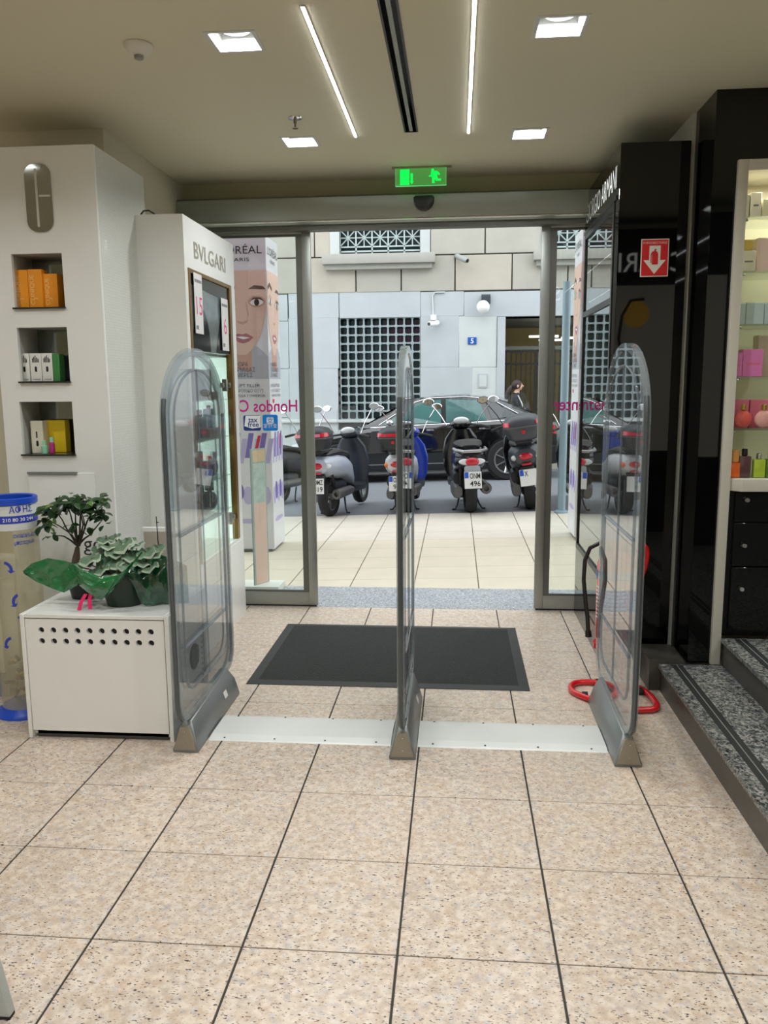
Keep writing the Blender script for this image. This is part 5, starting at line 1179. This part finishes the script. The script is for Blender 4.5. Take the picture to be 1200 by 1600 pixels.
# ================================================================ SCOOTERS
TYRE = M('tyre', (30, 31, 32), .8, vary=.2, scale=30); DPL = M('dark_plastic', (34, 37, 40), .45); ENG = M('engine_grey', (110, 112, 112), .45, .4); REDL = M('red_lens', (190, 24, 44), .15, spec=.7); CLR = M('clear_lens', (206, 210, 212), .12, spec=.7); AMB = M('amber_lens', (232, 120, 30), .2); PLT = M('plate_white', (222, 224, 220), .4); EUB = M('plate_blue', (36, 86, 190), .4); MIR = M('mirror_glass', (225, 228, 230), .03, 1.); SEATM = M('seat_vinyl', (24, 25, 27), .5)
def se_ring(y, w, z0, z1, n=16, e=2.6, ax='y', cx=0.):
    P = []; zc, h = (z0+z1)/2, (z1-z0)/2
    for k in range(n):
        q = 2*math.pi*k/n; c, s = math.cos(q), math.sin(q)
        u, v = w*math.copysign(abs(c)**(2/e), c), h*math.copysign(abs(s)**(2/e), s)
        P.append((cx+u, y, zc+v) if ax == 'y' else (cx+u, zc+v, y))
    return P
def wheel(t, y, r, w, name, hub):
    z = r; p = [(r-.075, -w*.38), (r-.05, -w*.48), (r-.02, -w*.5), (r, -w*.2), (r, w*.2), (r-.02, w*.5), (r-.05, w*.48), (r-.075, w*.38)]
    o = MB().lathe(p+[p[0]], (0, y, z), ax='x', n=28, cap=False).build(name, TYRE, t, True)
    rm = MB(); rm.lathe([(r-.072, -w*.36), (r-.072, w*.36), (r-.088, w*.36), (r-.088, -w*.36), (r-.072, -w*.36)], (0, y, z), ax='x', n=24, cap=False)
    for k in range(5):
        q = k*2*math.pi/5; rm.tube([(0, y+.03*math.cos(q), z+.03*math.sin(q)), (0, y+(r-.08)*math.cos(q), z+(r-.08)*math.sin(q))], .014, 6)
    rm.lathe([(.045, -w*.4), (.045, w*.4)], (0, y, z), ax='x', n=14); rm.build('rim', hub, o, True)
def scooter(label, loc, yaw, lean, body, plate_txt, case=True, case_m=None, screen=True, style=0, accent=None, hub=ENG, mirrors=True, group='parked scooters', sc=.86, mz=1.42, kase=0.):
    t = thing('motor_scooter', label, 'scooter', (0, 0, 0), group)
    B = body; C = accent or body
    wheel(t, 0, .262, .135, 'rear_tyre', hub); wheel(t, 1.30, .25, .115, 'front_tyre', hub)
    MB().loft([se_ring(-.37, .07, .66, .73), se_ring(-.34, .13, .60, .79), se_ring(-.20, .185, .55, .83), se_ring(.05, .205, .50, .84), se_ring(.35, .195, .46, .80), se_ring(.58, .165, .38, .72), se_ring(.70, .13, .32, .55)]).build('tail_fairing', B, t, True)
    MB().loft([se_ring(-.22, .10, .815, .85), se_ring(-.12, .15, .81, .885), se_ring(.12, .175, .80, .905), se_ring(.25, .175, .79, .875), se_ring(.50, .15, .74, .84), se_ring(.66, .10, .68, .76)]).build('seat', SEATM, t, True)
    MB().loft([se_ring(.55, .19, .25, .36, e=5), se_ring(.85, .21, .24, .34, e=5), se_ring(1.0, .20, .24, .36, e=5)]).build('footboard', DPL, t, True)
    MB().loft([se_ring(.26, .17, .96, 1.06, ax='z'), se_ring(.45, .235, .98, 1.09, ax='z'), se_ring(.68, .255, .96, 1.10, ax='z'), se_ring(.86, .215, .93, 1.09, ax='z'), se_ring(.98, .13, .90, 1.05, ax='z')]).build('leg_shield', C, t, True)
    MB().loft([se_ring(1.08, .07, .42, .50), se_ring(1.20, .085, .47, .56), se_ring(1.34, .085, .47, .555), se_ring(1.50, .06, .38, .45)]).build('front_mudguard', B, t, True)
    for s in (-1, 1): MB().tube([(s*.085, 1.07, .72), (s*.085, 1.30, .25)], .02, 8).build('fork_leg', ENG, t, True)
    MB().tube([(-.34, .80, 1.00), (-.22, .87, 1.03), (-.1, .95, 1.04), (.1, .95, 1.04), (.22, .87, 1.03), (.34, .80, 1.00)], .014, 8).build('handlebar', DPL, t, True)
    for s in (-1, 1):
        g = MB().tube([(s*.24, .855, 1.025), (s*.37, .78, .995)], .02, 8).build('grip', RUB, t, True)
        MB().tube([(s*.24, .90, 1.02), (s*.36, .86, 1.0)], .006, 6).build('brake_lever', CHROME, t, True)
        if mirrors:
            mx = s*.40; MB().tube([(s*.20, .90, 1.04), (s*.27, .89, 1.04+(mz-1.04)*.4), (mx, .87, mz-.03)], .007, 6).build('mirror_stem', CHROME if style != 3 else DPL, t, True)
            h = MB(); h.ell((mx+s*.03, .87, mz), .075, .022, .05, 16, 8); hh = h.build('mirror', DPL if style in (3,) else CHROME, t, True)
            MB().loft([[(mx+s*.03+.066*k*math.cos(q*math.pi/8), .8485-(0 if k else .001), mz+.042*k*math.sin(q*math.pi/8)) for q in range(16)] for k in (1, .01)], cap=False).build('mirror_glass', MIR, hh)
    MB().ell((0, 1.0, 1.05), .15, .11, .085, 16, 8).build('headlamp_cowl', C, t, True)
    q_ = MB(); q_.ell((0, .915, 1.095), .105, .035, .05, 16, 8); q_.build('instrument_panel', CLR, t, True)
    if screen:
        rows = []
        for k in range(7):
            s = k/6; rows.append([((-1+2*j/8)*(.20-.07*s*s), 1.10+.10*(-1+2*j/8)**2*-.6-.12*s, 1.08+.36*s) for j in range(9)])
        MB().loft(rows, cap=False, closed=False).build('windscreen', glass('scooter_screen', (.86, .90, .92), 1.2, haze=.12), t, True)
    # lamps, plate
    if style == 1:
        MB().ell((0, -.345, .665), .16, .045, .05, 18, 8).build('lamp_housing', CLR, t, True); MB().ell((0, -.365, .665), .09, .045, .05, 16, 8).build('tail_light', REDL, t, True)
        MB().tube([(-.19, -.05, .80), (-.18, -.30, .80), (-.10, -.40, .79), (.10, -.40, .79), (.18, -.30, .80), (.19, -.05, .80)], .018, 8).build('grab_rail', M('satin_rail', (170, 172, 172), .35, .6), t, True)
        MB().loft([se_ring(-.38, .095, .50, .62, e=5), se_ring(-.34, .095, .48, .62, e=5)]).build('number_panel', M('silver_panel', (176, 184, 192), .35, .3), t, True)
    else:
        MB().ell((0, -.355, .70), .085, .04, .045, 16, 8).build('tail_light', REDL, t, True)
        MB().box(-.06, .06, -.385, -.36, .595, .620).build('reflector', REDL, t, bevel=.004)
        for s in (-1, 1): MB().ell((s*.135, -.30, .69), .045, .05, .035, 12, 8).build('indicator', AMB if style == 2 else CLR, t, True)
    mg = MB(); mg.loft([se_ring(-.28, .085, .52, .60, e=4), se_ring(-.36, .08, .42, .58, e=4), se_ring(-.405, .07, .33, .40, e=4)]); mg.build('rear_mudguard', DPL, t, True)
    tilt = Matrix.Translation((0, -.43, .36)) @ Matrix.Rotation(-.16, 4, 'X')
    pb = MB().box(-.102, .102, -.004, .004, -.01, .19); pb.xf(tilt); pl = pb.build('number_plate', PLT, t)
    eb = MB().box(-.098, -.052, -.0055, -.004, .115, .186); eb.xf(tilt); eb.build('plate_band', EUB, pl)
    for k, s in enumerate(plate_txt):
        o = text('plate_lettering', s, INK, pl, (0, 0, 0), X_, Z_, .09, ext=0, align='CENTER', bold=.008, width=.041*len(s))
        for v in o.data.vertices: v.co = tilt @ (Vector((v.co.x+(.026 if len(s) > 1 else -.022), -.0062, v.co.z+(.108 if k == 0 else .018))))
    # drive side
    MB().loft([se_ring(-.10, .05, .20, .34, cx=-.15), se_ring(.05, .065, .17, .38, cx=-.15), se_ring(.35, .065, .17, .38, cx=-.15), se_ring(.52, .05, .20, .34, cx=-.14)]).build('engine_case', ENG, t, True)
    MB().loft([se_ring(-.02, .05, .36, .50, cx=-.15), se_ring(.25, .06, .36, .52, cx=-.15)]).build('air_box', DPL, t, True)
    MB().lathe([(.03, .45), (.055, .36), (.062, .30), (.070, -.16), (.062, -.20), (.030, -.205), (.028, -.16)], (.185, 0, .31), ax='y', n=18).build('exhaust', M('exhaust_grey', (96, 96, 94), .4, .5) if style != 3 else ENG, t, True)
    for s in (-1, 1):
        MB().tube([(s*.12, -.16, .62), (s*.12, -.04, .30)], .022, 8).build('shock_absorber', M('shock_black', (40, 40, 42), .4, .5), t, True)
        MB().tube([(s*.09, .36, .22), (s*.14, .24, .06), (s*.17, .20, .012), (s*.21, .19, .012)], .012, 6).build('stand_leg', DPL, t, True)
    MB().loft([se_ring(.0, .10, .26, .50), se_ring(.4, .12, .24, .46)]).build('engine_block', DPL, t, True)
    if case:
        cy = -.36; cm = case_m or DPL
        cs = [(.905, .15, .15), (.93, .185, .18), (1.06, .225, .215), (1.075, .228, .218), (1.13, .222, .21), (1.19, .18, .17), (1.215, .10, .10)]
        MB().box(-.10, .10, cy-.05, .0, .865, .906).build('case_rack', DPL, t, bevel=.006)
        k_ = MB().loft([[(p[0], cy+p[2], z) for p in [(u, 0, v) for u, _, v in se_ring(0, a, -b, b, 24, 3.2)]] for z, a, b in cs]).build('top_case', cm, t, True)
        MB().loft([[(u, cy+v, z) for u, _, v in se_ring(0, a+.004, -b-.004, b+.004, 24, 3.2)] for z, a, b in ((1.060, .225, .215), (1.074, .228, .218))], cap=False).build('case_seam', M('case_seam', (90, 94, 98), .4), k_, True)
        def arcpatch(a0, a1, z0, z1, m, nm):
            mb = MB(); rows = []
            for z, a, b in ((z0, .228, .218), (z1, .222, .210)):
                row = []
                for j in range(11):
                    q = a0+(a1-a0)*j/10; c, s = math.cos(q), math.sin(q); row.append(((a+.005)*math.copysign(abs(c)**(2/3.2), c), cy+(b+.005)*math.copysign(abs(s)**(2/3.2), s), z))
                rows.append(row)
            mb.loft(rows, cap=False, closed=False); mb.build(nm, m, k_, True)
        R_ = math.radians
        arcpatch(R_(-168), R_(-122), 1.085, 1.135, REDL, 'case_reflector'); arcpatch(R_(-58), R_(-12), 1.085, 1.135, REDL, 'case_reflector')
        if style in (0, 2): arcpatch(R_(-122), R_(-58), 1.085, 1.125, M('case_pink_strip', (206, 110, 128), .2) if style == 0 else REDL, 'case_centre_strip')
        MB().box(-.02, .02, cy-.222, cy-.215, .99, 1.03).build('case_lock', REDL, k_, bevel=.003)
    t.location = loc; t.rotation_euler = (0, lean, yaw); t.scale = (sc, sc, sc)
    return t
def spot(u, v): 
    Y = 9.3
    for _ in range(8):
        p = at(u, v, Y=Y); Y += (p.z-gr(p.x, Y))*1.0/ (.155+.028) * 1.0
    p = at(u, v, Y=Y); return Vector((p.x, Y, gr(p.x, Y)))
rd = math.radians
SILV = M('scooter_silver_blue', (184, 192, 204), .3, .2); GRPH = M('scooter_graphite', (52, 58, 68), .3, .2); BLKB = M('scooter_black', (16, 17, 20), .2, coat=.4); WHT = M('scooter_white', (206, 208, 210), .3); BLUB = M('scooter_blue', (36, 70, 190), .25); DGR = M('scooter_dark_grey', (66, 72, 78), .35)
scooter('silver scooter with black top case and pink reflector strip, plate OMZ 819', spot(516, 806), rd(-12), rd(-3), SILV, ('OMZ', '819'), style=0, accent=GRPH)
scooter('blue and white scooter with red banded top case behind the middle gate', spot(629, 800), rd(-5), rd(-2), WHT, ('O', '9'), style=2, accent=BLUB, screen=False, hub=DPL, sc=.84)
scooter('black and silver scooter without a top case, plate ONM 496', spot(735, 800), rd(5), rd(-2), BLKB, ('ONM', '496'), case=False, style=1, accent=BLKB, sc=.92, mz=1.36)
scooter('dark grey scooter with large grey top case leaning beside the door leaf', spot(830, 795), rd(-2), rd(-8), DGR, ('X',), style=3, case_m=M('case_grey', (58, 62, 68), .35), accent=BLKB, hub=DPL, sc=.92)
scooter('grey scooter seen through the door glass beside the blue-grey post', spot(926, 792), rd(5), rd(-4), DGR, (), case=False, style=0, accent=BLKB)
scooter('small dark moped half hidden behind the advertising tower', spot(436, 787), rd(-24), rd(-3), DPL, (), case=False, style=2, accent=DPL, screen=False)
# ================================================================ BLACK CAR PASSING
CARB = M('car_black_paint', (8, 9, 11), .12, coat=1.); CGL = M('car_window_painted_reflection', (58, 104, 100), .08, spec=.8, vary=.25, scale=1.5); CGD = M('car_dark_window', (22, 34, 38), .05, spec=.9)  # side window teal paints in the reflected street and sky
def car():
    t = thing('car', 'black saloon car passing in the street behind the scooters', 'car', (0, 0, 0))
    # local: -X is the front, -Y the near side
    def ring(x, w, z0, zb, zt, crown): 
        h = [(-w*.93, z0), (-w, z0+.10), (-w*1.0, (z0+zb)/2), (-w*.985, zb-.06), (-w*.93, zb), (-w*.55, zt), (0, zt+crown)]
        return [(x, y, z) for y, z in h]+[(x, -y, z) for y, z in h[-2::-1]]
    S = [(-2.28, .60, .30, .50, .54, .0), (-2.22, .76, .22, .62, .66, .01), (-2.0, .86, .19, .70, .75, .02), (-1.5, .895, .18, .80, .84, .03), (-.9, .90, .18, .89, .93, .02), (-.3, .90, .18, .91, .93, 0), (.6, .90, .18, .93, .94, 0), (1.3, .895, .18, .95, .97, 0), (1.75, .87, .20, .95, .99, .01), (2.15, .80, .24, .90, .95, .01), (2.26, .66, .34, .70, .74, 0)]
    MB().loft([ring(*s) for s in S]).build('body', CARB, t, True, ang=35)
    G = [(-1.0, .80, .90, .915, .70), (-.55, .79, .90, 1.14, .66), (-.15, .78, .905, 1.33, .61), (.2, .775, .91, 1.385, .60), (.7, .77, .92, 1.385, .60), (1.15, .765, .93, 1.33, .59), (1.6, .75, .94, 1.14, .60), (1.95, .72, .95, .965, .62)]
    MB().loft([[(x, -wb, zb), (x, -(wb*.4+wt*.6), zb+(zt-zb)*.6), (x, -wt, zt), (x, -wt*.6, zt+.025), (x, 0, zt+.035), (x, wt*.6, zt+.025), (x, wt, zt), (x, (wb*.4+wt*.6), zb+(zt-zb)*.6), (x, wb, zb)] for x, wb, zb, zt, wt in G]).build('cabin', CARB, t, True, ang=50)
    def sidey(x, z, s):
        for k in range(len(G)-1):
            if G[k][0] <= x <= G[k+1][0]:
                f = (x-G[k][0])/(G[k+1][0]-G[k][0]); wb, zb, zt, wt = [G[k][j]*(1-f)+G[k+1][j]*f for j in (1, 2, 3, 4)]
                return s*-(wb+(wt-wb)*max(0, min(1, (z-zb)/max(.01, zt-zb)))+.008)
        return 0
    wins = [[(-.66, .945), (-.40, 1.10), (-.10, 1.26), (.10, 1.315), (.30, 1.33), (.30, .95)], [(.38, .955), (.38, 1.33), (.65, 1.33), (.92, 1.30), (1.04, .97)], [(1.12, .985), (1.02, 1.285), (1.22, 1.22), (1.50, 1.02)]]
    for s in (1, -1):
        for k, w in enumerate(wins):
            c = MB(); pts = [(x, sidey(x, z, s), z) for x, z in w]; c.flat(pts); c.build('side_window', CGD if k == 2 else CGL, t)
        MB().tube([(x, s*-(.895), z) for x, z in ((-.85, .905), (-.2, .925), (.6, .938), (1.5, .965))], .008, 6).build('chrome_strip', CHROME, t, True)
        rl = [(-.72, .945), (-.42, 1.13), (-.12, 1.30), (.12, 1.36), (.7, 1.365), (1.12, 1.31), (1.55, 1.06)]
        MB().tube([(x, sidey(x, z, s)*1.0, z) for x, z in rl], .007, 6).build('chrome_strip', CHROME, t, True)
        MB().tube([(-1.35, -s*.905, .30), (1.3, -s*.905, .30)], .008, 6).build('sill_strip', ALUD, t, True)
        m = MB(); m.ell((-.52, -s*1.0, .985), .07, .10, .055, 14, 8); m.build('door_mirror', CHROME, t, True)
        for x in (.15, 1.0): MB().box(x-.09, x+.09, -s*.915-.012, -s*.915+.012, .83, .855).build('door_handle', CHROME, t, bevel=.006)
        for x in (.34,): MB().box(x-.004, x+.004, -s*.902-.003, -s*.902+.003, .25, .92).build('door_gap', BLKS, t)
        MB().loft([[(-2.20, -s*.62, .56), (-2.20, -s*.62, .66), (-2.19, -s*.75, .66), (-2.19, -s*.75, .56)], [(-1.98, -s*.80, .62), (-1.95, -s*.80, .72), (-1.92, -s*.86, .72), (-1.96, -s*.87, .62)]]).build('headlamp', CLR, t, True)
        MB().loft([[(2.24, -s*.55, .72), (2.22, -s*.55, .84), (2.12, -s*.81, .86), (2.14, -s*.82, .72)], [(2.20, -s*.5, .72), (2.18, -s*.5, .84), (1.95, -s*.84, .86), (1.95, -s*.85, .74)]]).build('tail_lamp', REDL, t, True)
        for x in (-1.40, 1.36):
            a = MB(); a.lathe([(.36, -s*.70), (.36, -s*.903)], (x, 0, .33), ax='y', n=28); a.build('wheel_arch', BLKS, t)
            o = MB().lathe([(.20, -s*.72), (.31, -s*.72), (.33, -s*.75), (.33, -s*.90), (.31, -s*.925), (.22, -s*.925)], (x, 0, .33), ax='y', n=28).build('wheel', TYRE, t, True)
            r = MB(); r.lathe([(.225, -s*.92), (.225, -s*.93), (.20, -s*.93), (.19, -s*.90)], (x, 0, .33), ax='y', n=24, cap=False)
            for k in range(7):
                q = k*2*math.pi/7; r.tube([(x, -s*.925, .33), (x+.21*math.cos(q), -s*.925, .33+.21*math.sin(q))], .018, 5)
            r.build('rim', STEEL, o, True)
    MB().add([(-.93, -.60, .945), (-.93, .60, .945), (-.19, .52, 1.335), (-.19, -.52, 1.335)], [(0, 1, 2, 3)]).xf(Matrix.Translation((-.02, 0, .02))).build('windscreen', CGD, t)
    MB().add([(1.93, -.58, .985), (1.93, .58, .985), (1.22, .52, 1.33), (1.22, -.52, 1.33)], [(0, 1, 2, 3)]).xf(Matrix.Translation((.02, 0, .03))).build('rear_window', CGD, t)
    MB().box(-2.295, -2.25, -.30, .30, .40, .56).build('grille', CHROME, t, bevel=.008)
    MB().box(-2.31, -2.295, -.26, .26, .36, .46).build('number_plate', PLT, t)
    return t
cr_ = car(); fx = at(455, 700, Y=13.6).x+2.28; cyc = 13.15+.9
cr_.location = (fx, cyc, gr(fx, cyc)+.0); cr_.rotation_euler = (-.028, -SLOPE, 0)
# ================================================================ WOMAN AT THE GATE
pp_ = at(805, 600, Y=15.9); wx, wy = pp_.x, 15.9; wz = gf(wx, wy); ht = pp_.z-wz+.03
t = thing('person', 'person with long tied dark hair and black jacket walking by the entrance gate', 'person', (wx, wy, wz)); k = ht/1.65
J = [((0, 0, .95), .13), ((0, 0, 1.12), .125), ((.01, 0, 1.28), .15), ((.02, 0, 1.38), .12), ((.03, 0, 1.44), .055), ((.05, 0, 1.50), .055), ((.06, 0, 1.55), .085), ((.06, 0, 1.61), .08)]
V = [j[0] for j in J]; R = [j[1] for j in J]; Ed = [(i, i+1) for i in range(len(J)-1)]
def chain(root, pts):
    prev = root
    for p, r in pts: V.append(p); R.append(r); Ed.append((prev, len(V)-1)); prev = len(V)-1
for s in (-1, 1):
    chain(0, [((.02*s, .09*s, .86), .095), ((.10*s+.03, .09*s, .50), .065), ((.20*s-.03, .09*s, .10), .042), ((.20*s+.02, .09*s, .035), .04), ((.20*s+.12, .09*s, .03), .03)])
    chain(2, [((.01, .15*s, 1.34), .07), ((-.02, .19*s, 1.30), .06), ((-.06*s, .22*s, 1.06), .045), ((.10-.05*s, .21*s, .86), .032), ((.12-.05*s, .205*s, .80), .03), ((.14-.05*s, .205*s, .74), .014)])
me = bpy.data.meshes.new('body'); me.from_pydata([Vector(p)*k for p in V], Ed, []); bo_ = bpy.data.objects.new('body', me); COL.objects.link(bo_); bo_.parent = t
md = bo_.modifiers.new('skin', 'SKIN'); 
for i, sv in enumerate(me.skin_vertices[0].data): sv.radius = (R[i]*k*.9, R[i]*k*1.0); sv.use_root = (i == 0)
ms = bo_.modifiers.new('sub', 'SUBSURF'); ms.levels = 2; ms.render_levels = 2
bpy.context.view_layer.update()
nm_ = bpy.data.meshes.new_from_object(bo_.evaluated_get(bpy.context.evaluated_depsgraph_get())); bo_.modifiers.clear(); bo_.data = nm_
for m_ in (M('black_jacket', (26, 27, 32), .8), M('skin', (206, 166, 146), .55), M('dark_trousers', (38, 40, 50), .85)): nm_.materials.append(m_)
for p in nm_.polygons:
    z = p.center.z/k; p.material_index = 1 if (z > 1.435 or (z < .80 and abs(p.center.y/k) > .17)) else (2 if z < .88 else 0); p.use_smooth = True
def kk(c): return Vector(c)*k+Vector((wx, wy, wz))
hr = MB(); hr.ell(kk((.035, 0, 1.60)), .108*k, .098*k, .105*k, 18, 12); hr.tube([kk((-.06, 0, 1.58)), kk((-.12, -.02, 1.50)), kk((-.17, -.03, 1.38)), kk((-.20, -.03, 1.28))], [.035*k, .055*k, .045*k, .012], 10)
hr.build('hair', M('dark_brown_hair', (52, 38, 38), .6, vary=.3, scale=60), t, True)
fa = MB(); fa.ell(kk((.095, 0, 1.575)), .055*k, .066*k, .095*k, 16, 10); fa.tube([kk((.145, 0, 1.60)), kk((.168, 0, 1.565)), kk((.148, 0, 1.555))], [.008, .014, .008], 8); fa.build('face', MATS['skin'], t, True)
for s in (-1, 1): MB().ell(kk((.140, .03*s, 1.592)), .006, .012, .006, 8, 6).build('eye', EYE, t, True); MB().ell(kk((.05, .095*s, 1.57)), .018, .008, .03, 8, 6).build('ear', MATS['skin'], t, True)
MB().ell(kk((.146, 0, 1.525)), .008, .022, .008, 10, 6).build('mouth', LIP, t, True)
MB().tube([kk((.05, -.13, 1.38)), kk((.14, -.15, 1.2)), kk((.16, -.17, 1.0))], .014, 6).build('white_stripe', STW, t, True)
# ================================================================ UNIT OUT OF VIEW ABOVE THE STEPS (shows in the black gloss)
t = thing('skincare_unit', 'black skincare wall unit with white lettering above the steps', 'display unit', (1.4, 1.45, S2Z))
MB().box(.98, 1.85, 1.30, 1.58, S2Z+.003, 2.55).build('body', BLKS, t)
MB().box(.99, 1.20, 1.32, 1.56, S1Z+.003, S2Z+.003).build('plinth', BLKS, t)
text('sign_lettering', 'CLARINS', M('sign_glow', (236, 236, 230), .4, emit=2.2), t, (1.33, 1.583, 2.24), -X_, Z_, .20, ext=0, width=.74)
MB().box(1.0, 1.83, 1.58, 1.586, .9, 2.14).build('lit_poster', M('poster_light', (206, 200, 186), .5, emit=.35), t)
MB().lathe([(.10, 1.586), (.10, 1.589)], (1.34, 0, 1.93), ax='y', n=28).build('poster_sun', M('poster_amber', (226, 176, 70), .5, emit=.8), t)
MB().tube([(1.26, 1.588, 1.55), (1.22, 1.588, 1.75), (1.24, 1.588, 1.92), (1.30, 1.588, 2.03), (1.40, 1.588, 2.04)], .012, 6).build('poster_line', INK, t)
# magenta fascia sign over the street door
t = thing('shop_sign', 'magenta shop fascia sign with white lettering above the street door', 'shop sign', (-.3, 5.4, 2.75))
MB().box(-2.4, 1.8, 5.302, 5.42, 2.75, 3.45).build('sign_box', M('fascia_magenta', (196, 24, 130), .4, emit=0), t, bevel=.01)
text('sign_lettering', 'Hondos Center', STW, t, (-.3, 5.424, 2.98), -X_, Z_, .36, ext=0, width=3.2)
